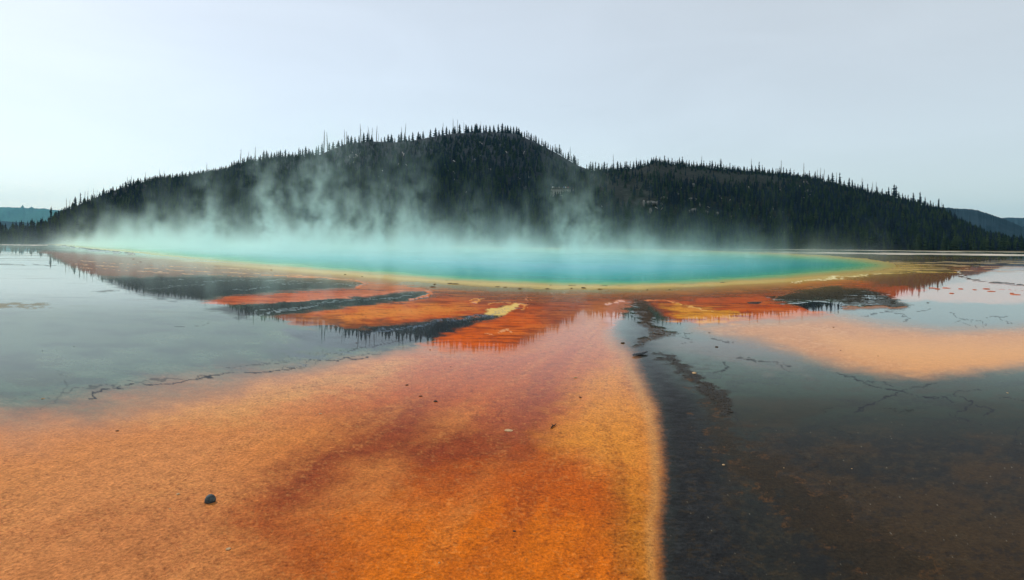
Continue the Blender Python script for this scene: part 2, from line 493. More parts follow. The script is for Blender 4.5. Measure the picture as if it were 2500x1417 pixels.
# --- crusts
crusts = []
NK = fbm(TH * 420, LD * 380, 171, 2, 0.8)
NK2 = fbm(TH * 420, LD * 380, 191, 2, 0.8)
def crust(pts, c, soft, h, warp=16, g=0.9):
    s = sdf(pts, 0.6, warp, 0)
    m = sstep(-soft / 2, soft / 2, s + 3.0 * N1 + 2.0 * NK)
    paint(m, c, 0.15, g)
    paint(m * sstep(0.0, 0.6, NK + 0.3 * N1) * 0.6, c * 0.45, 0.3)
    paint(m * sstep(0.3, 0.8, NK2) * 0.7, np.minimum(c * 1.7 + 0.008, 0.5), 0.1)
    hgt[:] = np.maximum(hgt, 0.3 * m * h * np.clip(0.6 + 0.4 * N1, 0, 1))
    crusts.append(pts)
C_CH = [(1540, 742), (1556, 734), (1578, 742), (1588, 762), (1592, 788), (1608, 803), (1634, 808), (1656, 812), (1640, 820), (1610, 822), (1590, 832), (1572, 842), (1552, 848), (1562, 836), (1586, 820), (1592, 812), (1574, 796), (1560, 780), (1548, 762)]
C_BK = [(1606, 866), (1638, 870), (1662, 888), (1694, 905), (1724, 928), (1762, 950), (1782, 972), (1788, 1000), (1784, 1024), (1758, 1008), (1736, 984), (1706, 952), (1676, 926), (1648, 902), (1622, 884)]
C_IS = [(1884, 728), (1950, 708), (2050, 700), (2120, 706), (2166, 718), (2196, 736), (2224, 748), (2196, 756), (2120, 750), (2090, 744), (2060, 738), (1990, 734), (1940, 738)]
crust(C_CH, srgb(62, 50, 38), 8, 0.05)
crust(C_BK, srgb(42, 36, 26), 9, 0.03)
crust(C_IS, srgb(46, 44, 35), 12, 0.04)
area([(1936, 742), (1990, 736), (2056, 741), (2072, 752), (2040, 760), (1980, 760)], srgb(22, 26, 24), 4, 1.0, 0.2)
area([(2100, 716), (2150, 722), (2150, 738), (2096, 736)], srgb(30, 34, 24), 8, 0.9, 0.5, warp=30, k=0.8)
stroke([(2060, 752), (2110, 752), (2160, 752), (2215, 750)], srgb(150, 98, 62), 4, 0.2, 0.9, h=0.03)
stroke([(1885, 735), (1915, 718), (1960, 706), (2040, 699)], srgb(160, 92, 52), 2.0, 0.4, 0.6)
stroke([(1812, 738), (1830, 735), (1868, 736), (1872, 740), (1850, 744)], srgb(190, 104, 50), 1.1, 0.5, 0.6, k=0.7)
area([(1822, 738), (1862, 737), (1852, 743), (1830, 742)], srgb(40, 44, 44), 2)
stroke([(2340, 660), (2350, 676), (2380, 686), (2430, 692), (2500, 698), (2600, 700)], srgb(56, 44, 38), 2.2, 0.3, 0.8, h=0.04)
stroke([(2425, 707), (2500, 710), (2600, 711)], srgb(190, 80, 48), 1.3, 0.5)
# cream island and pale rims in the orange bay
area([(1178, 766), (1196, 754), (1230, 748), (1270, 742), (1264, 754), (1236, 768), (1200, 769)], srgb(244, 206, 116), 3, 0.5, 0.5, warp=12)
stroke([(1192, 743), (1225, 738), (1256, 743), (1288, 748), (1276, 756)], srgb(236, 150, 66), 2.4, 0.5, h=0.015)
stroke([(1142, 735), (1158, 730), (1176, 731), (1170, 736), (1150, 738)], srgb(238, 152, 60), 1.8, 0.5, h=0.015)
stroke([(1278, 731), (1290, 728), (1294, 731), (1282, 733)], srgb(220, 130, 80), 1.0, 0.5)
stroke([(1218, 810), (1236, 806), (1254, 812), (1242, 814)], srgb(232, 160, 106), 1.8, 0.5)
stroke([(1186, 816), (1200, 815)], srgb(232, 160, 106), 1.2, 0.5)
stroke([(1485, 742), (1500, 738), (1530, 738)], srgb(240, 160, 96), 1.8, 0.5, h=0.015)
area([(1486, 742), (1520, 736), (1540, 736), (1530, 752), (1510, 780), (1490, 800), (1482, 780)], srgb(214, 128, 92), 10, k=0.8, warp=16)
stroke([(1578, 734), (1620, 733), (1660, 737)], srgb(236, 140, 84), 2.0, 0.5)
stroke([(1640, 737), (1690, 748), (1740, 762)], srgb(244, 184, 96), 1.6, 0.6)
stroke([(868, 703), (884, 697), (889, 692), (876, 686)], srgb(226, 110, 48), 3.0, 0.5, h=0.02)
stroke([(700, 675), (780, 678), (860, 684)], srgb(224, 128, 72), 2.2, 0.5)
stroke([(640, 672), (730, 672)], srgb(226, 140, 60), 1.8, 0.5)
stroke([(1000, 733), (1040, 722), (1058, 716), (1030, 710)], srgb(226, 116, 52), 3.0, 0.5, h=0.02)
stroke([(700, 737), (850, 725), (980, 711)], srgb(222, 128, 84), 1.6, 0.5)
stroke([(560, 742), (700, 737)], srgb(190, 110, 70), 1.3, 0.5)

# --- cracks and mineral veins
DK = srgb(20, 28, 36)
def wander(pts, amp, n=5, seed=0):
    r = random.Random(seed * 31 + len(pts))
    out = []
    for a, b in zip(pts[:-1], pts[1:]):
        for i in range(n):
            t = i / n
            out.append((a[0] + (b[0] - a[0]) * t + r.uniform(-amp, amp) * 1.6 * (i > 0), a[1] + (b[1] - a[1]) * t + r.uniform(-amp, amp) * 0.55 * (i > 0)))
    out.append(pts[-1])
    return out
def crack(pts, width=1.6, amp=5, c=DK, k=0.9, n=5, seed=1, w=0.2):
    stroke(wander(pts, amp, n, seed), c, width, w, None, ax=0.7, warp=6, k=k)
# long crack lines of the left shallows
crack([(215, 972), (245, 955), (330, 938), (430, 938), (540, 915), (680, 905), (790, 880), (900, 872)], 2.6, 8, seed=3, k=0.95)
crack([(130, 962), (200, 948), (330, 932), (470, 925), (560, 912)], 2.2, 8, seed=4, k=0.6)
crack([(100, 1000), (150, 970), (165, 940), (140, 905)], 2.4, 8, seed=5, k=0.4)
crack([(550, 898), (660, 888), (760, 878), (860, 856), (940, 838), (1010, 830)], 2.0, 6, seed=6, k=0.75)
crack([(620, 912), (700, 895), (740, 900), (800, 880), (880, 868), (960, 855)], 1.8, 9, seed=7, k=0.6)
crack([(0, 985), (60, 965), (120, 975)], 1.6, 6, seed=8, k=0.5)
for i in range(16):
    x = 560 + 30 * i
    y = 905 - 0.165 * (x - 560)
    crack([(x, y), (x + 18, y - 9 + random.uniform(-8, 8)), (x + 40, y - 6 + random.uniform(-8, 8))], 1.3, 5, seed=20 + i, k=0.5)
# blue-black vein field of stripe three
for i in range(15):
    x = 890 + i * 22
    y = 818 - 0.17 * (x - 900)
    crack([(x, y + random.uniform(-8, 10)), (x + 34, y - 8 + random.uniform(-8, 6)), (x + 74, y - 14 + random.uniform(-6, 6))], 1.2, 5, c=srgb(104, 122, 142), seed=60 + i, k=0.5, w=0.5)
for i in range(14):
    x = 330 + i * 40
    y = 700 - 0.01 * (x - 330) + random.uniform(-14, 16)
    crack([(x, y), (x + 40, y - 1), (x + 90, y - 4)], 0.9, 4, c=srgb(128, 146, 150), seed=90 + i, k=0.55, w=0.5)
for i in range(9):
    x = 620 + i * 45
    y = 757 - 0.1 * (x - 620) + random.uniform(-5, 5)
    crack([(x, y), (x + 34, y - 2), (x + 70, y - 7)], 0.9, 3, c=srgb(128, 146, 150), seed=120 + i, k=0.6, w=0.5)
crack([(610, 770), (660, 765), (690, 758), (760, 750)], 1.4, 3, c=srgb(140, 156, 160), seed=150, k=0.8)
crack([(430, 798), (500, 793), (510, 787), (498, 784)], 1.2, 3, seed=151, k=0.6)
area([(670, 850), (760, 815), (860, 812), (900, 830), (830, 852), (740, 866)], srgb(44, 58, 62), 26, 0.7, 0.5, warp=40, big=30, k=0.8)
area([(-60, 742), (20, 738), (90, 741), (118, 746), (60, 752), (-60, 750)], srgb(118, 112, 84), 5, 0.25, 0.6, warp=20)
area([(232, 711), (262, 709), (288, 711), (262, 714)], srgb(60, 66, 56), 4, 0.4, 0.5, warp=10)
stroke([(-100, 640), (20, 645), (60, 648)], srgb(70, 82, 78), 2.2, 0.4)
stroke([(85, 647), (120, 649), (160, 648)], srgb(70, 82, 78), 1.6, 0.4)
stroke([(150, 601), (200, 608), (260, 615), (330, 621)], srgb(54, 62, 56), 2.2, 0.4, 0.7, h=0.12)
# right-hand cracks
X0 = (2204, 957)
for i, p in enumerate([[(2038, 910), (2070, 918), (2110, 935), (2160, 950), X0], [X0, (2160, 970), (2120, 990), (2085, 1005)], [X0, (2250, 970), (2300, 972), (2330, 985)],
                       [X0, (2230, 945), (2262, 940), (2290, 936)], [(2250, 970), (2310, 968), (2350, 958), (2392, 950)], [(2110, 935), (2150, 930), (2180, 945)],
                       [(2300, 972), (2350, 972), (2370, 990), (2340, 1005)], [(2318, 1010), (2350, 1022), (2400, 1040)], [(2380, 992), (2430, 998), (2400, 1015)], [(2440, 974), (2500, 976), (2560, 980)]]):
    crack(p, 2.9 if i < 2 else 2.0, 5, seed=200 + i, k=0.9, w=0.2, c=srgb(14, 18, 26))
for i, p in enumerate([[(1763, 906), (1780, 895), (1772, 888), (1760, 884)], [(1898, 888), (1912, 900), (1924, 911)], [(1800, 873), (1840, 878)], [(1820, 876), (1850, 883), (1900, 884), (1930, 896)], [(1742, 908), (1765, 904), (1779, 896)],
                       [(1632, 815), (1660, 815), (1690, 813)], [(1670, 812), (1668, 822), (1690, 829)], [(1663, 842), (1690, 836)], [(1740, 825), (1760, 835), (1790, 836)],
                       [(1868, 1114), (1890, 1095), (1930, 1080), (1955, 1064)], [(1850, 1050), (1880, 1040), (1930, 1055)], [(2440, 1150), (2460, 1100), (2490, 1040)],
                       [(2330, 1130), (2370, 1150), (2420, 1140), (2480, 1160)], [(1790, 1000), (1800, 1030), (1850, 1110), (1870, 1120)], [(1870, 1120), (1850, 1160), (1870, 1190)]]):
    crack(p, 1.9, 4, seed=240 + i, k=0.75, w=0.2, c=srgb(16, 20, 26))
for i, p in enumerate([[(2184, 768), (2200, 766), (2216, 775), (2218, 784), (2208, 786)], [(2106, 773), (2140, 767), (2180, 760)], [(2312, 764), (2340, 776), (2370, 786)], [(2370, 780), (2410, 790), (2400, 798)], [(2440, 775), (2460, 790), (2490, 792)],
                       [(2240, 762), (2270, 755)], [(2350, 790), (2390, 802), (2430, 800)], [(2400, 775), (2460, 772)], [(2330, 790), (2360, 778)]]):
    crack(p, 1.9, 4, seed=280 + i, k=0.8, w=0.3, c=srgb(14, 28, 38))
for i in range(60):     # short fissures scattered through the near-right shallows
    x, y = random.uniform(1720, 2560), random.uniform(990, 1400)
    ang = random.uniform(-0.6, 0.6)
    ln = random.uniform(20, 70)
    crack([(x, y), (x + ln * math.cos(ang), y + ln * math.sin(ang))], 1.5, 6, seed=300 + i, k=0.7, c=srgb(16, 15, 17), w=0.1)
for p in ([(1780, 1060), (1800, 1085), (1850, 1115), (1910, 1140), (1960, 1165), (2010, 1195), (2060, 1215), (2130, 1250)], [(2060, 1215), (2130, 1240), (2110, 1260), (2050, 1262)],
          [(2180, 1310), (2260, 1345), (2360, 1365), (2480, 1400)], [(2300, 1360), (2420, 1370), (2500, 1395)]):
    stroke(wander(p, 8, 6, 5), srgb(74, 52, 30), 2.2, 0.4, 0.9, warp=10, k=0.4)
area([(1830, 1060), (2000, 1150), (2130, 1240), (2200, 1320), (2000, 1300), (1880, 1200), (1800, 1100)], srgb(58, 42, 24), 70, None, 0.6, warp=50, big=50, k=0.7)
area([(2100, 1180), (2500, 1150), (2700, 1200), (2700, 1600), (2200, 1600), (2200, 1400)], srgb(66, 46, 18), 160, None, 0.5, warp=50, big=80, k=0.7)
bed = sstep(330, 460, XU) * sstep(395, 540, YU) * (1 - fan)
NR = fbm(TH * 70, LD * 70, 311, 5, 0.65)
grain[:] = np.maximum(grain, 0.75 * bed)
paint(bed * sstep(0.05, 0.6, NR + 0.4 * NF) * 0.45, srgb(64, 50, 30))
paint(bed * sstep(0.1, 0.7, -NR + 0.4 * NF) * 0.5, srgb(20, 21, 24))
paint(bed * sstep(1.20, 1.34, NK2 + 0.35 * NR) * 0.6, srgb(150, 142, 126), 0.2)
MG = sdf([(1700, 940), (1785, 1020), (1800, 1070), (1860, 1120), (1930, 1150), (2010, 1195), (2070, 1230), (2140, 1270), (2230, 1330), (2330, 1420), (2100, 1420), (2000, 1330), (1900, 1240), (1820, 1150), (1750, 1060)], 0.6, 40, 14)
mg = sstep(-14, 10, MG + 9 * NR + 6 * NF)
paint(mg * 0.6, srgb(46, 36, 22), 0.12, 0.9)
paint(mg * (1 - sstep(2, 9, np.abs(MG + 9 * NR + 6 * NF))) * sstep(0.0, 0.5, N1) * 0.7, srgb(104, 70, 38), 0.1, 0.9)
# white sinter bands at the far right
band = sstep(260, 620, XU)
e = XU * 0.0008
bandn = fbm(TH * 26, LD * 26, 131, 4) * 1.6
paint(band * (1 - sstep(1.1, 2.0, np.abs(YU - 27.0 + e + bandn * 0.6))) * (0.45 + 0.5 * sstep(-0.4, 0.5, NS)), srgb(214, 206, 190), 0.1, 0.4)
paint(band * sstep(500, 800, XU) * (1 - sstep(1.6, 2.8, np.abs(YU - 33.8 + e - sstep(700, 1300, XU) * 0.6 + bandn * 0.5))) * (0.55 + 0.4 * sstep(-0.5, 0.3, NS)), srgb(226, 214, 198), 0.1, 0.4)
paint((1 - sstep(25.2, 26.2, YU + bandn * 0.5)), srgb(96, 86, 62), 0.0, 0.6)
paint((1 - sstep(-900, -500, XU)) * (1 - sstep(37, 39.5, YU + bandn)), srgb(120, 112, 92), 0.2, 0.6)
stroke([(0, 598), (80, 599), (118, 599)], srgb(226, 216, 206), 1.2, 0.2)

# --- pool shoreline
POOL = [(118, 598), (200, 606), (330, 618), (450, 631), (600, 645), (800, 661), (1000, 678), (1200, 691), (1400, 698), (1550, 698), (1700, 692), (1850, 685), (1960, 677),
        (2060, 668), (2150, 660), (2190, 652), (2180, 642), (2120, 632), (2020, 624), (1880, 617), (1700, 612), (1400, 606.5), (1000, 600.5), (600, 596), (300, 595)]
pd = sdf(POOL, 0.12, 6, 0, pad=60)
ring = np.where(pd > -900, pd, -60)
near = sstep(-1100, -500, XU) * sstep(50, 62, YU)
paint(np.exp(-np.clip(-ring - 6, 0, 99) / 9.0) * near * (ring < 3) * 0.92 * (1 - sstep(700, 1000, XU) * 0.4), srgb(216, 176, 86), 0.5, 0.25)
paint((1 - sstep(1.5, 4.5, np.abs(ring + 3.5 + N1 * 1.2))) * near * 0.45 * (1 - sstep(900, 1050, XU)), srgb(228, 200, 120), 0.6, 0.3)
stroke([(1300, 704), (1500, 702), (1700, 697), (1850, 691), (1940, 687), (1990, 680), (2060, 674), (2160, 669), (2240, 665), (2275, 664)], srgb(216, 190, 112), 1.6, 0.5, 0.5, h=0.01, warp=14)
stroke([(1930, 690), (1990, 683), (2060, 677), (2150, 670)], srgb(248, 232, 176), 2.6, 0.3, 0.5, h=0.02, warp=18)
stroke([(2172, 639), (2150, 643), (2142, 646), (2160, 652), (2178, 658)], srgb(216, 190, 104), 1.5, 0.5, 0.4)
stroke([(2180, 656), (2230, 662), (2270, 665), (2340, 666)], srgb(210, 180, 96), 1.4, 0.5, 0.4)

edge = 36.5 + (XU + 1190) / 2140.0 * -11.8
edge_d = CAM_H * F / edge
fall = np.clip((DD - edge_d) / 60.0, 0, 1)
GZ = hgt - 2.6 * fall ** 1.2
GZ = np.where(pd > 0.4, -0.02 - 0.7 * sstep(0.4, 12, pd), GZ)          # basin under the pool

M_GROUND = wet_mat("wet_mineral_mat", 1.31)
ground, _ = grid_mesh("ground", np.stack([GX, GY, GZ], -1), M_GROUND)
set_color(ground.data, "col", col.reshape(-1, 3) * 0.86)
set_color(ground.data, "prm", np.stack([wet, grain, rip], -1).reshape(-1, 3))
tag(ground, "flat ground of orange, brown and grey wet mineral mats around the hot spring", kind="structure")

# pool water sheet
pw = np.zeros(shape + (3,))
stops = [(0, (204, 180, 100)), (2.5, (186, 186, 110)), (6, (128, 186, 124)), (10, (64, 172, 136)), (17, (22, 162, 152)), (30, (36, 172, 178)), (48, (84, 178, 200)), (70, (84, 178, 200))]
tp = np.clip(pd + 1.2 * N1 + 1.0 * N3 + 1.0 * NS, 0, 69)
tp = tp * np.where(XU > 500, 1 - 0.3 * sstep(500, 950, XU), 1.0)
lin = np.array([srgb(*c, 0.8) for _, c in stops])
for k in range(3):
    pw[..., k] = np.interp(tp, [s for s, _ in stops], lin[:, k])
keep = pd > -1.0
kf = keep[:-1, :-1] & keep[1:, :-1] & keep[:-1, 1:] & keep[1:, 1:]
M_POOL = wet_mat("spring_water", 1.33, 0.04, 0.7)
pool, used = grid_mesh("spring_water", np.stack([GX, GY, np.full(shape, -0.004)], -1), M_POOL, kf)
set_color(pool.data, "col", pw.reshape(-1, 3)[used])
nU = len(used)
set_color(pool.data, "prm", np.tile(np.array([[0.6, 0.03, 0.10]]), (nU, 1)))
tag(pool, "turquoise and blue hot spring water with a yellow-green edge under steam", kind="structure")

# base sheet out to the horizon
M_FAR = simple_mat("forest_floor", srgb(70, 66, 50), srgb(46, 50, 38), 0.05, 0.95, 0.0)
bs = mesh_obj("terrain", [(-8500, -400, -3.1), (8500, -400, -3.1), (8500, 7700, -3.1), (-8500, 7700, -3.1)], [(0, 1, 2, 3)], M_FAR)
tag(bs, "wide valley floor reaching to the far hills", kind="structure")

# ------------------------------------------------------------------ hills
def soil_mat(name, a, b, c, scale):
    m, t, out = new_mat(name)
    co = t.n("ShaderNodeTexCoord").outputs["Object"]
    n1 = t.noise(co, scale, 6.0, 0.62)
    n2 = t.noise(co, scale * 7, 5.0, 0.65)
    cc = t.mix(t.ramp(n1, 0.38, 0.62), (*a, 1), (*b, 1))
    cc = t.mix(t.ramp(n2, 0.52, 0.72), cc, (*c, 1))
    b_ = t.n("ShaderNodeBsdfPrincipled")
    t.put(b_.inputs["Base Color"], cc)
    b_.inputs["Roughness"].default_value = 0.95
    b_.inputs["Specular IOR Level"].default_value = 0.05
    bp = t.n("ShaderNodeBump")
    bp.inputs["Strength"].default_value = 0.6
    bp.inputs["Distance"].default_value = 0.8
    t.put(bp.inputs["Height"], n2)
    t.put(b_.inputs["Normal"], bp.outputs[0])
    t.put(out.inputs["Surface"], b_.outputs[0])
    return m

class Hill:
    def __init__(self, ridge, depth, foot, zf=-2.9, amp=3.0, back=1.7, seed=5):
        q = sorted(ridge)
        D = np.interp([p[0] for p in q], *zip(*depth))
        xu, yu = zip(*[map(float, unroll(*p)) for p in q])
        self.xu = np.array(xu)
        self.D = D
        self.Z = CAM_H - np.array(yu) / F * D
        self.foot = np.interp([p[0] for p in q], *zip(*foot))
        self.zf, self.amp, self.back, self.seed = zf, amp, back, seed
    def at(self, xu, t):
        xu, t = np.asarray(xu, float), np.asarray(t, float)
        Dr, Zr, Df = (np.interp(xu, self.xu, v) for v in (self.D, self.Z, self.foot))
        d = Df + (Dr - Df) * t
        tt = np.clip(t, 0, 1)
        s = 0.6 * tt + 0.4 * (3 * tt ** 2 - 2 * tt ** 3)
        z = self.zf + (Zr - self.zf) * s
        over = np.clip(t - 1, 0, None)
        z = z - (Zr - self.zf) * np.clip(over * 0.25 + over ** 2 * 1.2, 0, 1)
        X = xu / F * d
        env = np.clip(4 * tt * (1 - tt), 0, 1) * np.clip((Zr + 5) / 40, 0, 1)
        z = z + self.amp * env * fbm(X / 60, d / 60, self.seed, 4) + self.amp * 0.25 * env * fbm(X / 14, d / 14, self.seed + 9, 3)
        return X, d, z
    def mesh(self, name, mat, nx=320, nt=90):
        u = np.linspace(self.xu[0], self.xu[-1], nx)
        t = np.linspace(0, self.back, nt)
        T, U = np.meshgrid(t, u, indexing='ij')
        o, _ = grid_mesh(name, np.stack(self.at(U, T), -1), mat)
        return o
    def hit(self, x, y):
        xu, yu = map(float, unroll(x, y))
        t = np.linspace(0, 1, 500)
        X, d, z = self.at(np.full(500, xu), t)
        e = (z - CAM_H) / d * F
        i = int(np.argmax(e >= -yu)) if (e >= -yu).any() else 499
        return Vector((float(X[i]), float(d[i]), float(z[i]))), float(t[i])

M_SOIL = soil_mat("burnt_slope_soil", srgb(36, 40, 48), srgb(28, 34, 40), srgb(56, 58, 66), 0.05)
M_SOILB = soil_mat("wooded_slope_soil", srgb(34, 36, 34), srgb(26, 32, 27), srgb(58, 56, 54), 0.06)
A_R = [(-260, 606), (-150, 603), (-60, 598), (0, 592), (60, 582), (110, 556), (150, 528), (190, 503), (250, 476), (320, 452), (400, 436), (500, 427), (560, 414), (620, 397), (700, 386), (780, 378),
       (840, 353), (900, 345), (960, 348), (1000, 345), (1050, 335), (1110, 326), (1200, 323), (1260, 327), (1310, 349), (1360, 375), (1410, 404), (1480, 430), (1560, 462), (1650, 500), (1750, 545), (1850, 585)]
A_D = [(-260, 175), (-150, 180), (0, 200), (110, 235), (200, 290), (400, 380), (800, 470), (1200, 520), (1480, 500), (1850, 420)]
A_F = [(-260, 150), (150, 168), (400, 215), (800, 245), (1850, 270)]
hillA = Hill(A_R, A_D, A_F, seed=5, amp=4.0)
B_R = [(1150, 590), (1230, 545), (1300, 500), (1380, 446), (1440, 417), (1500, 416), (1560, 410), (1600, 394), (1640, 401), (1700, 409), (1800, 416), (1900, 425), (1960, 434), (2010, 443), (2060, 458), (2120, 469), (2200, 489),
       (2260, 504), (2300, 517), (2340, 540), (2400, 570), (2460, 590), (2560, 602), (2800, 606)]
B_D = [(1150, 300), (1400, 400), (1600, 430), (1900, 420), (2100, 390), (2300, 350), (2500, 310), (2800, 290)]
B_F = [(1150, 262), (1500, 258), (2500, 240), (2800, 236)]
hillB = Hill(B_R, B_D, B_F, seed=15, amp=3.0)
oA = hillA.mesh("main_hill", M_SOIL)
tag(oA, "dark burnt hill with a rounded summit rising behind the spring", kind="structure")
oB = hillB.mesh("wooded_hill", M_SOILB)
tag(oB, "lower forested hill sloping down to the treeline beside the main hill", kind="structure")

def far_mat(name, a, b, scale):
    m, t, out = new_mat(name)
    co = t.n("ShaderNodeTexCoord").outputs["Object"]
    n1 = t.noise(co, scale, 7.0, 0.7)
    b_ = t.n("ShaderNodeBsdfDiffuse")
    t.put(b_.inputs["Color"], t.mix(t.ramp(n1, 0.35, 0.65), (*a, 1), (*b, 1)))
    t.put(out.inputs["Surface"], b_.outputs[0])
    return m
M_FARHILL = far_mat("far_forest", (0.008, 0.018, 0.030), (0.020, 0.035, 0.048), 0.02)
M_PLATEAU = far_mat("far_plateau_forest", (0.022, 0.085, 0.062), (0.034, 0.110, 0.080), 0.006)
def far_hill(name, ridge, D, label, mat, jag):
    rr = sorted(ridge)
    xs_ = np.linspace(rr[0][0], rr[-1][0], 500)
    yy = np.interp(xs_, *zip(*rr))
    yy = yy - jag * np.abs(fbm(xs_ / 3.0, xs_ * 0, 7, 3))
    h = Hill(list(zip(xs_, yy)), [(rr[0][0], D), (rr[-1][0], D)], [(rr[0][0], D * 0.72), (rr[-1][0], D * 0.72)], amp=D * 0.01, seed=33)
    o = h.mesh(name, mat, 500, 40)
    tag(o, label, kind="structure")
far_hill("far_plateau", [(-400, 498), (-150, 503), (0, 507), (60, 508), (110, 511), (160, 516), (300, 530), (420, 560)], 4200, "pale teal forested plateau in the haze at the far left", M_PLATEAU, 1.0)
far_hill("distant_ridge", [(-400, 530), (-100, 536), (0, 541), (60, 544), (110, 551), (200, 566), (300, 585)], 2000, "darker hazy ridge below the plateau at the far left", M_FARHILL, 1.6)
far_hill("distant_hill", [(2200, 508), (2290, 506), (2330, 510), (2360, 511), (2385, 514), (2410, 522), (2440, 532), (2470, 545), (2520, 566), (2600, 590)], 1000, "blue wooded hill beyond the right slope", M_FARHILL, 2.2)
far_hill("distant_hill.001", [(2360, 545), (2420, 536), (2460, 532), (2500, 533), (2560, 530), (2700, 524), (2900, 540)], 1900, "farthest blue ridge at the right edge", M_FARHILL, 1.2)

# ------------------------------------------------------------------ trees
def needle_mat(name, a, b, var):
    m, t, out = new_mat(name)
    rnd = t.n("ShaderNodeObjectInfo").outputs["Random"]
    geo = t.n("ShaderNodeTexCoord").outputs["Object"]
    n1 = t.noise(geo, 5.0, 3.0)
    c = t.mix(rnd, (*a, 1), (*b, 1))
    hsv = t.n("ShaderNodeHueSaturation")
    t.put(hsv.inputs["Color"], c)
    t.put(hsv.inputs["Value"], t.math('ADD', t.ramp(n1, 0.3, 0.7, 1 - var, 1 + var), t.math('MULTIPLY', rnd, 0.3)))
    d = t.n("ShaderNodeBsdfDiffuse")
    t.put(d.inputs["Color"], hsv.outputs[0])
    t.put(out.inputs["Surface"], d.outputs[0])
    return m
M_NEEDLE = needle_mat("conifer_needles", (0.006, 0.011, 0.021), (0.011, 0.019, 0.033), 0.45)
M_NEEDLEG = needle_mat("young_pine_needles", (0.010, 0.022, 0.014), (0.024, 0.038, 0.018), 0.5)
M_BARK = simple_mat("conifer_bark", (0.035, 0.028, 0.024), (0.06, 0.05, 0.042), 6.0, 0.95, 0.3)
M_DEAD = simple_mat("weathered_dead_wood", (0.10, 0.095, 0.095), (0.17, 0.165, 0.16), 6.0, 0.9, 0.3, randomize=0.3)
M_LOG = simple_mat("bleached_log", (0.30, 0.29, 0.28), (0.46, 0.44, 0.42), 4.0, 0.9, 0.3, randomize=0.35)

def crown_data(r, R, levels, z0, clump=0.0, top_pow=0.85):
    V, Fc = [], []
    for L_ in range(levels):
        f = L_ / (levels - 1)
        z = z0 + (0.985 - z0) * f
        rr = R * (1 - f) ** top_pow * (1 + r.uniform(-0.22, 0.22)) + 0.012
        if clump and r.random() < clump:
            rr *= 0.45
        n = 8 if f < 0.6 else 6
        a0 = r.uniform(0, 6.28)
        lop = r.uniform(0, 6.28)
        for k in range(n):
            a = a0 + 6.283 * k / n + r.uniform(-0.25, 0.25)
            q = rr * r.uniform(0.65, 1.15) * (1 + 0.22 * math.cos(a - lop))
            w = 6.283 / n * 0.62
            dz = -0.35 * q + r.uniform(-0.01, 0.015)
            thick = 0.55 * (0.985 - z0) / levels + 0.02
            b = len(V)
            zt = z + thick
            V += [(0, 0, zt), (0, 0, z - thick * 0.9), (q * math.cos(a), q * math.sin(a), z + dz),
                  (0.62 * q * math.cos(a - w), 0.62 * q * math.sin(a - w), z + dz * 0.6), (0.62 * q * math.cos(a + w), 0.62 * q * math.sin(a + w), z + dz * 0.6)]
            Fc += [(b, b + 3, b + 2), (b, b + 2, b + 4), (b + 1, b + 2, b + 3), (b + 1, b + 4, b + 2)]
    b = len(V)
    V += [(0.012, 0, 0.93), (-0.006, 0.011, 0.93), (-0.006, -0.011, 0.93), (0, 0, 1.0)]
    Fc += [(b, b + 1, b + 3), (b + 1, b + 2, b + 3), (b + 2, b, b + 3)]
    return V, Fc

def tube_data(path, radii, n=6):
    V, Fc = [], []
    for i, (p, rad) in enumerate(zip(path, radii)):
        p = Vector(p)
        t = (Vector(path[min(i + 1, len(path) - 1)]) - Vector(path[max(i - 1, 0)])).normalized()
        ref = Vector((0, 0, 1)) if abs(t.z) < 0.9 else Vector((1, 0, 0))
        u = t.cross(ref).normalized()
        v = t.cross(u)
        for k in range(n):
            a = 6.28318 * k / n
            V.append(tuple(p + (u * math.cos(a) + v * math.sin(a)) * rad))
    for i in range(len(path) - 1):
        for k in range(n):
            Fc.append((i * n + k, i * n + (k + 1) % n, (i + 1) * n + (k + 1) % n, (i + 1) * n + k))
    b = (len(path) - 1) * n
    Fc.append(tuple(range(n - 1, -1, -1)))
    Fc.append(tuple(range(b, b + n)))
    return V, Fc

def to_mesh(name, V, Fc, mat):
    me = bpy.data.meshes.new(name)
    me.from_pydata([tuple(v) for v in V], [], [tuple(f) for f in Fc])
    me.materials.append(mat)
    me.update()
    return me

crown_meshes, trunk_meshes = [], []
for i in range(8):
    r = random.Random(100 + i)
    if i < 4:
        V, Fc = crown_data(r, 0.17 + 0.018 * i, 13, 0.07, 0.0, 0.8)
    else:
        V, Fc = crown_data(r, 0.105 + 0.014 * (i - 4), 13, 0.20, 0.3, 0.6)
    crown_meshes.append(to_mesh("crown", V, Fc, M_NEEDLE))
V, Fc = tube_data([(0, 0, -0.06), (0.004, 0.002, 0.35), (0, 0, 0.97)], [0.020, 0.014, 0.003], 6)
trunk_mesh = to_mesh("trunk", V, Fc, M_BARK)
green_crowns = []
for me in crown_meshes:
    g = me.copy()
    g.materials.clear()
    g.materials.append(M_NEEDLEG)
    green_crowns.append(g)

def conifer(pos, h, label, group, shape_i, rz=None, green=False, wid=1.0):
    e = bpy.data.objects.new("conifer_tree", None)
    e.empty_display_size = 0.5
    link(e)
    e.location = pos
    e.rotation_euler = (random.uniform(-0.03, 0.03), random.uniform(-0.03, 0.03), random.uniform(0, 6.28) if rz is None else rz)
    e.scale = (h * wid, h * wid, h)
    link(bpy.data.objects.new("trunk", trunk_mesh), e)
    link(bpy.data.objects.new("crown", (green_crowns if green else crown_meshes)[shape_i]), e)
    return tag(e, label, "tree", group)

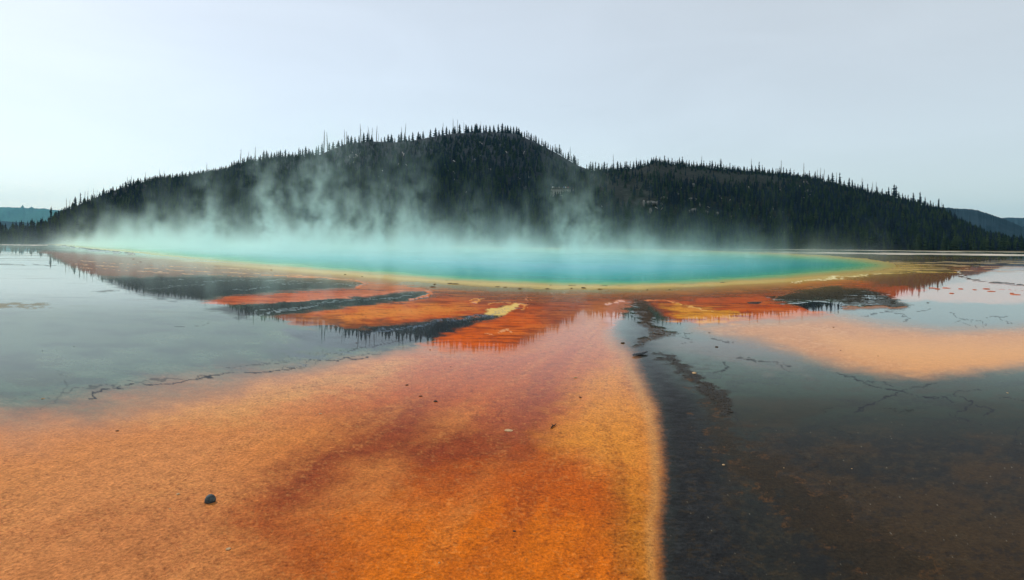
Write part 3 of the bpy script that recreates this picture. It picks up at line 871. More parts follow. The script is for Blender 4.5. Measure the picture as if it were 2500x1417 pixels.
def ridge_tree(hill, x, top_y, label, group, shape_i, wid=1.0, back=1.0, base_y=None, green=False):
    xu, _ = map(float, unroll(x, 400))
    X, d, z = (float(v) for v in hill.at(xu, back))
    xu2, yu2 = map(float, unroll(x, top_y))
    zt = CAM_H - yu2 / F * d
    h = max(2.0, zt - z)
    X = xu2 / F * d
    return conifer((X, d, z - 0.1), h, label, group, shape_i, None, green, wid)

def skyline_y(hill, x):
    xu, _ = map(float, unroll(x, 400))
    _, d, z = (float(v) for v in hill.at(xu, 1.0))
    yu = (CAM_H - z) / d * F
    return CY + xu * math.sin(ROLL) + yu * math.cos(ROLL)

# summit trees traced one by one
summit = [(786, 350), (804, 348), (813, 346), (826, 343), (835, 340), (850, 330), (858, 332), (867, 334), (877, 330), (888, 324), (898, 324), (908, 330), (931, 336), (939, 334), (948, 328), (956, 328), (964, 337), (974, 328),
          (980, 324), (989, 325), (999, 330), (1008, 323), (1021, 322), (1026, 327), (1033, 320), (1051, 316), (1064, 312), (1072, 318), (1081, 311), (1090, 309), (1097, 317), (1107, 310), (1111, 308), (1122, 303), (1138, 304),
          (1143, 308), (1152, 306), (1160, 303), (1164, 302), (1172, 306), (1181, 306), (1187, 305), (1196, 307), (1206, 306), (1217, 303), (1226, 301), (1233, 307), (1240, 306), (1247, 308), (1254, 309), (1261, 309), (1267, 312)]
for i, (x, y) in enumerate(summit):
    if x == 1051:
        lb, gp = "lone dark conifer in a gap of the summit skyline, bare ground on its left", None
    else:
        lb, gp = "dark conifer standing on the skyline of the main hill's summit", "summit skyline conifers"
    ridge_tree(hillA, x, y - 1, lb, gp, i % 4, random.uniform(1.3, 1.7), random.uniform(0.985, 1.005))
def skyline_run(hill, x0, x1, step, lo, hi, label, group, shapes, wid=(1.15, 1.6)):
    x = x0
    n = 0
    while x < x1:
        ridge_tree(hill, x, skyline_y(hill, x) - random.uniform(lo, hi) * (1.35 if random.random() < 0.12 else 1), label, group, random.choice(shapes), random.uniform(*wid), random.uniform(0.975, 1.0))
        x += step * random.uniform(0.55, 1.5)
        n += 1
    return n
nt = len(summit)
nt += skyline_run(hillA, 1274, 1412, 5.2, 12, 22, "dark conifer on the steep skyline falling from the summit towards the saddle", "saddle slope skyline conifers", [0, 1, 2, 4, 5])
nt += skyline_run(hillA, 566, 780, 6.6, 13, 24, "dark conifer on the skyline shoulder left of the summit", "left shoulder skyline conifers", [0, 1, 2, 3])
nt += skyline_run(hillA, 300, 562, 9, 8, 15, "small dark conifer on the long low left skyline", "long left skyline conifers", [0, 1, 2, 4])
nt += skyline_run(hillB, 1418, 1600, 6.2, 12, 24, "dark conifer on the skyline of the saddle between the two hills", "saddle skyline conifers", [0, 1, 4, 5, 6])
nt += skyline_run(hillB, 1602, 1960, 8.2, 11, 20, "dark conifer on the skyline of the wooded hill", "wooded hill skyline conifers", [0, 4, 5, 6, 7])
nt += skyline_run(hillB, 1966, 2310, 9.5, 12, 26, "slim dark pine on the skyline running down to the right", "right slope skyline pines", [4, 5, 6, 7], (1.2, 1.7))
for x, y, lb in [(2246, 468, "tallest slim pine on the right-hand skyline slope"), (2292, 484, "last tall pine at the lower end of the right-hand skyline"), (2081, 438, "bushy dark pine standing clear on the right-hand skyline")]:
    ridge_tree(hillB, x, y, lb, None, 5, 1.2)
# left end of the hill
for x, y, bt, lb, w in [(125, 504, 0.45, "tallest dark spruce rising at the left foot of the hill", 0.85), (184, 479, 1.0, "broad dark conifer on the left skyline above the tall spruce", 1.3), (197, 470, 1.0, "narrow conifer on the left skyline beside dead spars", 0.9),
                        (222, 476, 1.0, "small conifer among dead spars on the left skyline", 0.9), (40, 540, 0.3, "dark spruce with a rounded top in the clump at the left edge", 1.1), (48, 539, 0.35, "slim spruce in the clump at the left edge", 0.7), (69, 540, 0.6, "dark spruce standing right of the clump at the left edge", 1.0),
                        (2, 546, 0.2, "dark spruce cut by the left edge of the view", 1.2), (28, 551, 0.3, "short spruce at the left of the left-edge clump", 0.9)]:
    ridge_tree(hillA, x, y, lb, None, (1 if w > 1 else 5), w, bt)
    nt += 1
# nearest rows of the treeline
for i in range(62):
    x = 1640 + i * 15.0 + random.uniform(-6, 6)
    xu, _ = map(float, unroll(x, 600))
    X, d, z = (float(v) for v in hillB.at(xu, random.uniform(0.0, 0.04)))
    conifer((X, d, z), random.uniform(5.8, 9.0), "dark green pine in the front row of the right-hand treeline", "front treeline pines", random.choice([0, 1, 4, 5, 6, 7]), None, True, random.uniform(0.9, 1.2))
    nt += 1

# forest mass: geometry-node instances on scattered points
proto = bpy.data.collections.new("forest_prototypes")
def proto_tree(name, crown):
    cv = [v.co[:] for v in crown.vertices]
    cf = [tuple(p.vertices) for p in crown.polygons]
    o = bpy.data.objects.new(name, to_mesh(name, cv, cf, crown.materials[0]))
    proto.objects.link(o)
for i in range(8):
    proto_tree("forest_tree_%d" % i, (crown_meshes if i % 2 == 0 else green_crowns)[i])

def forest(name, hill, count, dens, hmin, hmax, label, seed):
    r = np.random.default_rng(seed)
    u = r.uniform(max(hill.xu[0], -1500), min(hill.xu[-1], 1500), count * 6)
    t = r.uniform(0.0, 1.02, count * 6)
    X, d, z = hill.at(u, t)
    Dr, Df = np.interp(u, hill.xu, hill.D), np.interp(u, hill.xu, hill.foot)
    w = d / 520.0 * (Dr - Df) / 290.0
    ok = r.uniform(0, 1, len(u)) < np.clip(dens(u, t, X, d) * w, 0, 1)
    u, t, X, d, z = (a[ok][:count] for a in (u, t, X, d, z))
    n = len(u)
    me = bpy.data.meshes.new(name)
    me.from_pydata(np.stack([X, d, z - 0.15], -1).tolist(), [], [])
    hh = (hmin + (hmax * 1.15 - hmin) * r.beta(1.6, 2.4, n)) * (1 - 0.4 * sstep(0.45, 0.85, t)) * (1 - 0.45 * sstep(0.94, 0.98, t))
    a = me.attributes.new("size", 'FLOAT_VECTOR', 'POINT')
    ww = hh * r.uniform(0.8, 1.7, n)
    a.data.foreach_set("vector", np.stack([ww, ww, hh], -1).astype(np.float32).ravel())
    a = me.attributes.new("turn", 'FLOAT', 'POINT')
    a.data.foreach_set("value", r.uniform(0, 6.28, n).astype(np.float32))
    o = link(bpy.data.objects.new(name, me))
    g = bpy.data.node_groups.new(name + "_scatter", 'GeometryNodeTree')
    g.interface.new_socket("Geometry", in_out='INPUT', socket_type='NodeSocketGeometry')
    g.interface.new_socket("Geometry", in_out='OUTPUT', socket_type='NodeSocketGeometry')
    k = NT(g)
    gi, go = k.n("NodeGroupInput"), k.n("NodeGroupOutput")
    m2p = k.n("GeometryNodeMeshToPoints")
    ci = k.n("GeometryNodeCollectionInfo", transform_space='ORIGINAL')
    ci.inputs["Collection"].default_value = proto
    ci.inputs["Separate Children"].default_value = True
    ci.inputs["Reset Children"].default_value = True
    iop = k.n("GeometryNodeInstanceOnPoints")
    at = k.n("GeometryNodeInputNamedAttribute", data_type='FLOAT_VECTOR')
    at.inputs["Name"].default_value = "size"
    tr = k.n("GeometryNodeInputNamedAttribute", data_type='FLOAT')
    tr.inputs["Name"].default_value = "turn"
    cx = k.n("ShaderNodeCombineXYZ")
    g.links.new(tr.outputs[0], cx.inputs[2])
    g.links.new(gi.outputs[0], m2p.inputs[0])
    g.links.new(m2p.outputs[0], iop.inputs["Points"])
    g.links.new(ci.outputs[0], iop.inputs["Instance"])
    iop.inputs["Pick Instance"].default_value = True
    g.links.new(at.outputs[0], iop.inputs["Scale"])
    g.links.new(cx.outputs[0], iop.inputs["Rotation"])
    g.links.new(iop.outputs[0], go.inputs[0])
    md = o.modifiers.new("scatter", 'NODES')
    md.node_group = g
    tag(o, label, "forest", kind="stuff")
    return n

def dens_a(u, t, X, d):
    n = fbm(X / 45, d / 45, 71, 3)
    left = 1 - sstep(-650, -250, u)
    low = 1 - sstep(0.3, 0.7, t)
    base = 0.30 + 0.5 * left + 0.45 * low + 0.30 * n
    top = sstep(0.86, 0.93, t) * sstep(-560, -440, u) * (1 - sstep(150, 260, u))
    return np.clip(base, 0.06, 1) * 1.3 * (1 - 0.97 * top) * (1 - 0.9 * sstep(0.955, 0.975, t))
def dens_b(u, t, X, d):
    n = fbm(X / 30, d / 30, 91, 3)
    clear = sstep(100, 300, u) * (1 - sstep(620, 780, u)) * sstep(0.25, 0.4, t) * (1 - sstep(0.85, 0.97, t))
    return np.clip(1.0 - 0.75 * clear + 0.35 * n * (0.3 + clear), 0.06, 1) * 2.6
nfa = forest("hillside_forest", hillA, 15000, dens_a, 3.0, 7.0, "mass of dark conifers covering the main hill", 5)
nfb = forest("slope_forest", hillB, 10500, dens_b, 3.0, 6.9, "mass of dark green pines covering the wooded hill", 6)
print("trees", nt, "forest", nfa, nfb)

# dead spars
def snag_mesh(seed):
    r = random.Random(seed)
    b1, b2 = r.uniform(-0.02, 0.02), r.uniform(-0.02, 0.02)
    V, Fc = tube_data([(0, 0, -0.03), (b1, 0, 0.4), (b2, b1, 0.75), (b2 * 1.4, b1, 1.0)], [0.026, 0.021, 0.014, 0.005], 6)
    return to_mesh("trunk", V, Fc, M_DEAD)
def twig_mesh(seed):
    r = random.Random(seed)
    V, Fc = tube_data([(0, 0, 0), (0.04, 0, -0.004), (0.075, 0.01, 0.012 + r.uniform(-0.02, 0.01))], [0.005, 0.004, 0.0015], 4)
    return to_mesh("branch", V, Fc, M_DEAD)
snags_m = [snag_mesh(i) for i in range(5)]
twigs_m = [twig_mesh(i) for i in range(4)]
def snag(hill, x, top_y, label, group, lean=0.0, back=1.0, thick=1.0, mat=None):
    xu, _ = map(float, unroll(x, 400))
    X, d, z = (float(v) for v in hill.at(xu, back))
    xu2, yu2 = map(float, unroll(x, top_y))
    h = max(2.5, CAM_H - yu2 / F * d - z)
    e = link(bpy.data.objects.new("dead_tree", None))
    e.location = (xu2 / F * d - math.sin(lean) * h, d, z)
    e.rotation_euler = (0, lean, random.uniform(-0.3, 0.3))
    e.scale = (h * thick, h * thick, h)
    link(bpy.data.objects.new("trunk", random.choice(snags_m)), e)
    for k in range(random.randint(3, 6)):
        b = link(bpy.data.objects.new("branch", random.choice(twigs_m)), e)
        b.location = (0, 0, random.uniform(0.45, 0.92))
        b.rotation_euler = (0, random.uniform(-0.5, 0.3), random.uniform(0, 6.28))
    return tag(e, label, "dead tree", group)
for x, y, ln, lb in [(791, 317, 0.0, "taller of two bare dead spars standing together left of the summit trees"), (796, 323, -0.09, "shorter leaning spar of the pair left of the summit trees"), (840, 316, -0.03, "thin spar at the left start of the summit trees"),
                     (846, 320, 0.0, "short thin spar just right of the summit's first spar"), (879, 302, -0.08, "tall leaning dead spar above the left summit clump"), (898, 308, -0.14, "strongly leaning spar on the right of the left summit clump"),
                     (909, 311, 0.0, "hair-thin upright spar right of the left summit clump"), (921, 307, 0.04, "tall bare spar in the gap right of the left summit clump"), (924, 324, -0.05, "short bare spar beside the tall one in the summit gap"),
                     (980, 309, -0.03, "thin spar behind the middle summit conifers"), (990, 301, 0.0, "dark tall spar with stubs among the middle summit conifers"), (1083, 299, 0.08, "spar leaning to the right above the right summit conifers"),
                     (1107, 290, 0.0, "tallest thin spar on the summit"), (1117, 291, 0.0, "thin spar just right of the tallest summit spar"), (1132, 298, -0.05, "leaning spar right of the two tallest summit spars"), (1174, 297, 0.0, "thin spar at the right end of the summit conifers"),
                     (1290, 322, 0.1, "thin leaning spar just below the summit on the falling skyline"), (1308, 330, 0.0, "thin upright spar on the falling skyline below the summit"), (1364, 357, 0.0, "short thin spar half way down to the saddle"), (1392, 358, 0.0, "taller thin spar half way down to the saddle"),
                     (588, 364, 0.0, "bare spar standing on the left shoulder"), (623, 358, 0.03, "thin spar right of the left shoulder's bare spar"), (607, 370, 0.06, "short spar between two on the left shoulder"), (505, 398, 0.0, "thin spar on the long left skyline below the shoulder"),
                     (390, 413, 0.0, "spar with a tufted top on the long left skyline"), (401, 416, 0.0, "thin spar beside the tufted one on the left skyline"), (356, 419, 0.05, "faint leaning spar on the left skyline"), (311, 432, 0.0, "left of two short spars on the lower left skyline"),
                     (320, 428, 0.0, "right of two short spars on the lower left skyline"), (163, 483, 0.0, "thin spar left of the broad conifer on the left skyline"), (170, 487, 0.0, "lowest thin spar on the left skyline"), (207, 466, 0.0, "first dead spar right of the left-skyline conifers"),
                     (215, 464, 0.0, "second dead spar right of the left-skyline conifers"), (229, 460, 0.0, "tallest dead spar of the left-skyline row"), (237, 464, 0.02, "thin spar right of the tallest in the left-skyline row"), (243, 466, 0.0, "last thin spar of the left-skyline row"),
                     (76, 537, 0.0, "left thin spar between the left-edge clump and the tall spruce"), (89, 533, 0.0, "right thin spar between the left-edge clump and the tall spruce")]:
    snag(hillA, x, y, lb, None, ln, 0.99, 1.0 if x > 250 else 0.8)
for x, y, ln, lb in [(1497, 377, 0.0, "stout dead spar in the saddle between the hills"), (1553, 384, 0.0, "thin spar just left of the wooded hill's peak"), (1562, 388, 0.1, "leaning thin spar beside the wooded hill's peak"), (1640, 384, 0.0, "thin spar right of the wooded hill's peak"),
                     (1713, 380, 0.0, "forked dead spar on the wooded hill's skyline"), (1758, 386, 0.0, "short spar on the wooded hill's skyline right of the forked one"), (1834, 388, 0.0, "thin spar in the middle of the wooded hill's skyline"), (1907, 391, 0.0, "spar standing where the wooded hill begins to fall"),
                     (1963, 397, 0.0, "tall stout spar alone on the falling right skyline"), (1995, 412, 0.0, "left spar of a group of three on the falling right skyline"), (2003, 409, 0.0, "tallest spar of a group of three on the falling right skyline"), (2012, 412, 0.0, "right spar of a group of three on the falling right skyline"),
                     (2031, 427, 0.0, "short spar right of the group of three"), (2043, 421, 0.0, "tall thin spar right of the group of three"), (2105, 434, 0.0, "spar beside bushy pines on the falling right skyline"), (2130, 443, 0.0, "left forked spar on the lower right skyline"),
                     (2139, 444, 0.0, "right forked spar on the lower right skyline"), (2176, 458, 0.0, "thin spar beside a tall pine on the lower right skyline"), (2230, 474, 0.0, "spar left of the tallest slim pine on the right"), (2258, 480, 0.0, "spar right of the tallest slim pine on the right"), (2300, 494, 0.0, "last thin spar at the end of the right skyline")]:
    snag(hillB, x, y, lb, None, ln, 0.99)
for x, y0, y1, lb in [(1932, 553, 578, "pale standing dead trunk in the right-hand treeline above the pool"), (2413, 592, 612, "pale dead trunk in the treeline at the far right"), (1915, 565, 590, "faint grey dead trunk just left of the pale one in the treeline"), (2354, 566, 585, "grey dead trunk in the forest at the right edge")]:
    p, t_ = hillB.hit(x, y1 - 4)
    snag(hillB, x, y0, lb, None, 0.0, max(0.0, t_ - 0.02), 1.2)

# each skyline tree is named by its place after the nearest spar on its left
ORD = ["first", "second", "third", "fourth", "fifth", "sixth", "seventh", "eighth", "ninth", "tenth", "eleventh", "twelfth", "thirteenth", "fourteenth", "fifteenth", "sixteenth", "seventeenth", "eighteenth", "nineteenth", "twentieth"]
def nth(i):
    if i < 20: return ORD[i]
    return "%d%s" % (i + 1, {1: "st", 2: "nd", 3: "rd"}.get((i + 1) % 10, "th"))
ANCH = [(0, "the tallest spruce at the hill's left foot"), (322, "the two short spars low on the left skyline"), (391, "the tufted spar on the left skyline"), (506, "the thin spar below the left shoulder"), (589, "the left shoulder's bare spar"), (624, "the thin spar right of the shoulder's bare spar"),
        (797, "the pair of spars left of the summit"), (880, "the tall leaning spar near the summit"), (925, "the tall bare spar in the summit gap"), (991, "the dark stubbed spar on the summit"), (1084, "the summit spar leaning right"), (1118, "the tallest thin spars on the summit"),
        (1175, "the spar ending the summit row"), (1309, "the upright spar just below the summit"), (1393, "the taller spar half way to the saddle"), (1498, "the stout spar in the saddle"), (1563, "the leaning spar beside the wooded peak"), (1641, "the spar right of the wooded peak"),
        (1714, "the forked spar on the wooded hill"), (1835, "the thin spar midway along the wooded hill"), (1908, "the spar where the wooded hill falls"), (1964, "the tall stout lone spar"), (2013, "the group of three spars"), (2044, "the tall thin spar after the three"), (2140, "the right-hand forked spars"), (2231, "the spar by the tallest slim pine")]
cnt_by = {}
for o in sorted((o for o in COL.objects if o.name.startswith("conifer_tree") and "group" in o and "skyline" in o["group"]), key=lambda o: o.location.x / o.location.y):
    x = CX + o.location.x / o.location.y * F
    a = [nm for ax_, nm in ANCH if ax_ <= x][-1]
    i = cnt_by[a] = cnt_by.get(a, -1) + 1
    slim = "slim pine" if "pines" in o["group"] else ("small conifer" if "long left" in o["group"] else "dark conifer")
    o["label"] = "%s %s right of %s" % (nth(i), slim, a)
i1, i2 = 0, 0
front = sorted((o for o in COL.objects if o.name.startswith("conifer_tree") and o.get("group") == "front treeline pines"), key=lambda o: o.location.x / o.location.y)
left_f = [o for o in front if CX + o.location.x / o.location.y * F < 1932]
right_f = [o for o in front if o not in left_f]
for i, o in enumerate(reversed(left_f)):
    o["label"] = "%s front-row treeline pine left of the pale standing dead trunk" % nth(i)
for i, o in enumerate(right_f):
    o["label"] = "%s front-row treeline pine right of the pale standing dead trunk" % nth(i)

# fallen logs on the slopes
log_v = tube_data([(-0.5, 0, 0), (0.0, 0.006, 0.004), (0.5, 0, 0)], [0.020, 0.017, 0.007], 6)
log_mesh = to_mesh("fallen_log", *log_v, M_LOG)
def fallen(hill, x0, y0, x1, y1, label, group=None, thick=1.0):
    a, _ = hill.hit(x0, y0)
    b, _ = hill.hit(x1, y1)
    a.z += 0.9
    b.z += 0.9
    if (b - a).length > 16:
        mid = (a + b) / 2
        dv = (b - a).normalized() * 7
        a, b = mid - dv, mid + dv
    o = link(bpy.data.objects.new("fallen_log", log_mesh))
    o.location = (a + b) / 2
    o.rotation_euler = (b - a).to_track_quat('X', 'Z').to_euler()
    ln = (b - a).length
    o.scale = (ln, 9 * thick, 9 * thick)
    return tag(o, label, "log", group)
for l in [(856, 373, 862, 377, "short pale log below the left summit trees"), (868, 381, 876, 387, "long pale log lying downhill below the left summit trees"), (863, 388, 874, 386, "grey log crossing under the long pale log"), (933, 420, 936, 425, "short log on the dark slope below the summit gap"),
          (924, 434, 928, 441, "pale log high on the middle slope"), (936, 447, 948, 461, "long thin log running down the middle slope"), (982, 375, 987, 384, "pale log below the middle summit conifers"), (1077, 393, 1079, 396, "stub of pale log on the upper middle slope"), (1106, 395, 1114, 401, "pale log slanting on the upper middle slope"),
          (1170, 349, 1178, 356, "left pale log just under the summit"), (1184, 335, 1192, 350, "long thin log just under the summit"), (1224, 358, 1230, 366, "pale log under the summit's right end"), (1235, 373, 1238, 378, "small log lower under the summit's right end"), (1244, 340, 1245, 350, "upright pale log near the summit's right end"),
          (1040, 431, 1043, 434, "pale stub in the middle of the main slope"), (1467, 504, 1471, 512, "bright short log above the steam in the saddle"), (1418, 488, 1416, 495, "pale log below the overlook"), (1380, 370, 1392, 380, "thin log near the falling skyline")]:
    fallen(hillA if l[0] < 1300 else hillB, *l, thick=1.1)
for l in [(1677, 512, 1684, 497, "steep pale log standing out left of the road cut"), (1708, 498, 1709, 511, "upright pale stub above the road cut"), (1827, 458, 1830, 468, "upper thin log on the wooded hill's clearing"), (1830, 475, 1836, 485, "lower thin log on the wooded hill's clearing"),
          (1962, 448, 1970, 458, "pale log in the bare patch under the falling skyline"), (1970, 448, 1975, 456, "second pale log in the bare patch under the falling skyline"), (1905, 515, 1914, 526, "pale log among shrubs in the right clearing"), (1885, 520, 1880, 536, "steep grey log in the right clearing"), (1940, 486, 1944, 500, "thin grey log on the open slope right of the clearing")]:
    fallen(hillB, *l, thick=1.1)
rl = random.Random(3)
for i in range(34):
    x, y = rl.uniform(850, 1330), rl.uniform(370, 500)
    if y < skyline_y(hillA, x) + 22: continue
    a = rl.choice([0.8, 0.9, 1.0, 2.0, 1.4])
    fallen(hillA, x, y, x + 9 * math.cos(a), y + 9 * math.sin(a), "thin grey fallen log on the burnt main slope", "fallen logs on the main slope", 0.7)
for i in range(40):
    x, y = rl.uniform(1590, 2050), rl.uniform(455, 545)
    a = rl.choice([0.8, 0.5, 1.0, 2.2, 1.4])
    fallen(hillB, x, y, x + 9 * math.cos(a), y + 9 * math.sin(a), "thin grey fallen log on the wooded hill's open slope", "fallen logs on the wooded hill", 0.7)

# rock outcrops and road cut on the wooded hill
M_ROCK = simple_mat("pale_rhyolite", srgb(70, 72, 72), srgb(112, 112, 108), 1.6, 0.95, 0.8, dist=0.2)
M_STONE = simple_mat("dark_river_stone", srgb(44, 54, 58), srgb(78, 90, 92), 40.0, 0.75, 0.5, 0.3, 0.004)
M_PALE = simple_mat("pale_sinter", srgb(140, 112, 80), srgb(196, 164, 124), 60.0, 0.9, 0.6, dist=0.004)
M_DARKCRUST = simple_mat("dark_crust", srgb(40, 34, 26), srgb(74, 58, 40), 14.0, 0.9, 0.6)
M_REDMAT = simple_mat("red_mat", srgb(160, 72, 42), srgb(200, 110, 70), 12.0, 0.7, 0.5)
M_WOOD = simple_mat("driftwood", srgb(60, 62, 66), srgb(120, 122, 124), 30.0, 0.8, 0.4, dist=0.004)
M_DEBRIS = simple_mat("wet_debris", srgb(38, 30, 24), srgb(66, 46, 30), 60.0, 0.8, 0.4, dist=0.003)

def lump_data(seed, flat=0.6, rough=0.25, sub=2):
    import bmesh
    bm = bmesh.new()
    bmesh.ops.create_icosphere(bm, subdivisions=sub, radius=1.0)
    r = random.Random(seed)
    dirs = [(Vector((r.gauss(0, 1), r.gauss(0, 1), r.gauss(0, 1))).normalized(), r.uniform(-rough, rough)) for _ in range(9)]
    V = []
    for v in bm.verts:
        s = 1 + sum(a * max(0, v.co.normalized().dot(d)) ** 3 for d, a in dirs) + r.uniform(-rough, rough) * 0.18
        p = v.co * s
        V.append((p.x, p.y, p.z * flat))
    Fc = [tuple(x.index for x in f.verts) for f in bm.faces]
    bm.free()
    return V, Fc
def lump(name, pos, size, mat, label, cat, group=None, seed=0, flat=0.6, rough=0.25, sub=2, sink=0.25, smooth=False, rz=None):
    V, Fc = lump_data(seed, flat, rough, sub)
    o = mesh_obj(name, [(v[0] * size[0], v[1] * size[1], v[2] * size[2]) for v in V], Fc, mat, smooth=smooth)
    o.location = (pos[0], pos[1], pos[2] + size[2] * flat * (1 - sink) * 0.5)
    o.rotation_euler = (0, 0, random.uniform(0, 6.28) if rz is None else rz)
    return tag(o, label, cat, group)
def px_size(p, px):
    return px / F * p[1]

for i, (x, y, w, h, lb) in enumerate([(1590, 500, 22, 9, "pale rock face at the left end of the road cut"), (1606, 503, 12, 9, "pale rock beside the left rock face"), (1690, 519, 20, 6, "pale bank of the road cut, left piece"), (1716, 523, 24, 6, "pale bank of the road cut, middle piece"), (1748, 527, 9, 7, "pale bank of the road cut, right piece"),
                                      (1571, 500, 6, 8, "small pale rock left of the road cut"), (1586, 521, 7, 10, "grey rock below the left rock face"), (1620, 487, 20, 4, "upper grey ledge above the road cut"), (1645, 476, 16, 4, "highest grey ledge above the road cut"), (1690, 455, 10, 5, "grey rock high above the road cut"),
                                      (1690, 490, 24, 3, "long grey ledge right above the road cut"), (1785, 534, 7, 5, "small pale rock right of the road cut"), (1912, 425, 22, 3, "thin grey ledge just under the falling skyline"), (2030, 535, 9, 6, "small grey rock low on the right slope"), (1970, 470, 14, 4, "grey ledge in the bare patch of the right slope")]):
    p, _ = hillB.hit(x, y)
    s = px_size(p, w) / 2
    lump("rock_outcrop", p + Vector((0, -1.5, 0)), (s, 2.0, px_size(p, h) / 2 / 0.7 + 0.6), M_ROCK, lb, "rock", "rock outcrops on the wooded hill", 500 + i, 0.8, 0.35, 2, 0.1, False, 0.0)
for i, (x, y, w, h, lb) in enumerate([(30, 591, 30, 6, "low grey bank at the left edge below the trees"), (38, 583, 22, 8, "pale bank among the trees at the left edge"), (148, 588, 14, 7, "pale rock at the left foot of the hill beside the steam"), (108, 592, 26, 4, "low pale rock at the foot of the tall spruce")]):
    p, _ = hillA.hit(x, y)
    s = px_size(p, w) / 2
    lump("rock_outcrop", p, (s, 1.2, px_size(p, h) / 2 + 0.4), M_ROCK, lb, "rock", None, 540 + i, 0.8, 0.35, 2, 0.1, False, 0.0)

# overlook terrace with visitors
M_WALL = simple_mat("overlook_masonry", srgb(112, 112, 106), srgb(146, 146, 138), 1.2, 0.9, 0.6, dist=0.1)
M_RAIL = simple_mat("timber_rail", srgb(90, 80, 68), srgb(120, 108, 92), 3.0, 0.9, 0.3)
pc, _ = hillB.hit(1373, 476)
W = px_size(pc, 54)
e = link(bpy.data.objects.new("overlook_terrace", None))
e.location = pc + Vector((0, -1.5, 0))
H = px_size(pc, 12)
tag(e, "pale stone overlook terrace half way up the hill with people along its rail", "viewing platform")
def box(name, c, s, mat, parent, taper=0.0):
    x, y, z = s[0] / 2, s[1] / 2, s[2] / 2
    V = [(-x - taper, -y - taper, -z), (x + taper, -y - taper, -z), (x + taper, y, -z), (-x - taper, y, -z), (-x, -y, z), (x, -y, z), (x, y, z), (-x, y, z)]
    o = mesh_obj(name, V, [(0, 3, 2, 1), (4, 5, 6, 7), (0, 1, 5, 4), (1, 2, 6, 5), (2, 3, 7, 6), (3, 0, 4, 7)], mat, parent)
    o.location = c
    return o
box("retaining_wall", (0, 2.0, H / 2 - 0.6), (W, 4.0, H + 1.2), M_WALL, e, 0.35)
box("deck", (0, 2.0, H + 0.09), (W + 0.3, 4.3, 0.18), M_RAIL, e)
for k in range(9):
    box("post", (-W / 2 + W * k / 8, -0.05, H + 0.68), (0.12, 0.12, 1.0), M_RAIL, e)
for zz in (0.65, 1.12):
    box("rail", (0, -0.15, H + zz), (W, 0.06, 0.1), M_RAIL, e)
def person(pos, h, mat_top, mat_leg, label):
    root = link(bpy.data.objects.new("person", None))
    root.location = pos
    root.scale = (h, h, h)
    root.rotation_euler = (0, 0, random.uniform(-0.6, 0.6))
    def lathe(prof, n=8, sx=1.0, off=(0, 0)):
        V, Fc = [], []
        for z, r_ in prof:
            for k in range(n):
                a = 6.283 * k / n
                V.append((off[0] + sx * r_ * math.cos(a), off[1] + r_ * math.sin(a), z))
        for i in range(len(prof) - 1):
            for k in range(n):
                Fc.append((i * n + k, i * n + (k + 1) % n, (i + 1) * n + (k + 1) % n, (i + 1) * n + k))
        return V, Fc
    def join(parts):
        V, Fc = [], []
        for v, f in parts:
            b = len(V)
            V += v
            Fc += [tuple(i + b for i in q) for q in f]
        return V, Fc
    body = join([lathe([(0.46, 0.075), (0.50, 0.085), (0.62, 0.075), (0.74, 0.09), (0.81, 0.085), (0.835, 0.035), (0.87, 0.032), (0.885, 0.05), (0.93, 0.062), (0.975, 0.05), (1.0, 0.01)], 8, 1.25),
                 lathe([(0.40, 0.018), (0.60, 0.026), (0.79, 0.034), (0.82, 0.02)], 6, 1.0, (0.135, 0)), lathe([(0.40, 0.018), (0.60, 0.026), (0.79, 0.034), (0.82, 0.02)], 6, 1.0, (-0.135, 0))])
    mesh_obj("body", *body, mat_top, root, True)
    legs = join([lathe([(0.0, 0.035), (0.05, 0.03), (0.27, 0.042), (0.5, 0.065)], 6, 1.0, (0.05, 0)), lathe([(0.0, 0.035), (0.05, 0.03), (0.27, 0.042), (0.5, 0.065)], 6, 1.0, (-0.05, 0))])
    mesh_obj("trousers", *legs, mat_leg, root, True)
    return tag(root, label, "person", "visitors on the overlook")
def cloth(name, c):
    return simple_mat(name, tuple(c), tuple(c * 0.85), 3.0, 0.9, 0.0)
cw, cbk, cr, cb, cg = cloth("white_shirt", srgb(225, 225, 225)), cloth("dark_clothes", srgb(40, 42, 48)), cloth("red_shirt", srgb(150, 60, 55)), cloth("blue_shirt", srgb(90, 120, 170)), cloth("grey_shirt", srgb(150, 150, 150))
base = e.location
for fx, m1, m2, lb in [(-0.46, cw, cbk, "person in white at the left end of the overlook rail"), (-0.40, cg, cbk, "person in grey beside the one in white at the overlook rail"), (-0.28, cbk, cbk, "person in dark clothes near the left of the overlook rail"), (-0.16, cg, cbk, "person in a grey top left of the middle of the overlook"),
                       (-0.05, cbk, cbk, "person in dark clothes at the middle of the overlook"), (0.06, cb, cbk, "person in a bluish top right of the middle of the overlook"), (0.14, cw, cbk, "person in a white top right of the middle of the overlook"), (0.24, cr, cbk, "person in a reddish top toward the right of the overlook"), (0.38, cbk, cbk, "person in dark clothes at the right end of the overlook")]:
    person((base.x + fx * W, base.y + random.uniform(0.4, 0.9), base.z + H + 0.18), random.uniform(1.6, 1.82), m1, m2, lb)

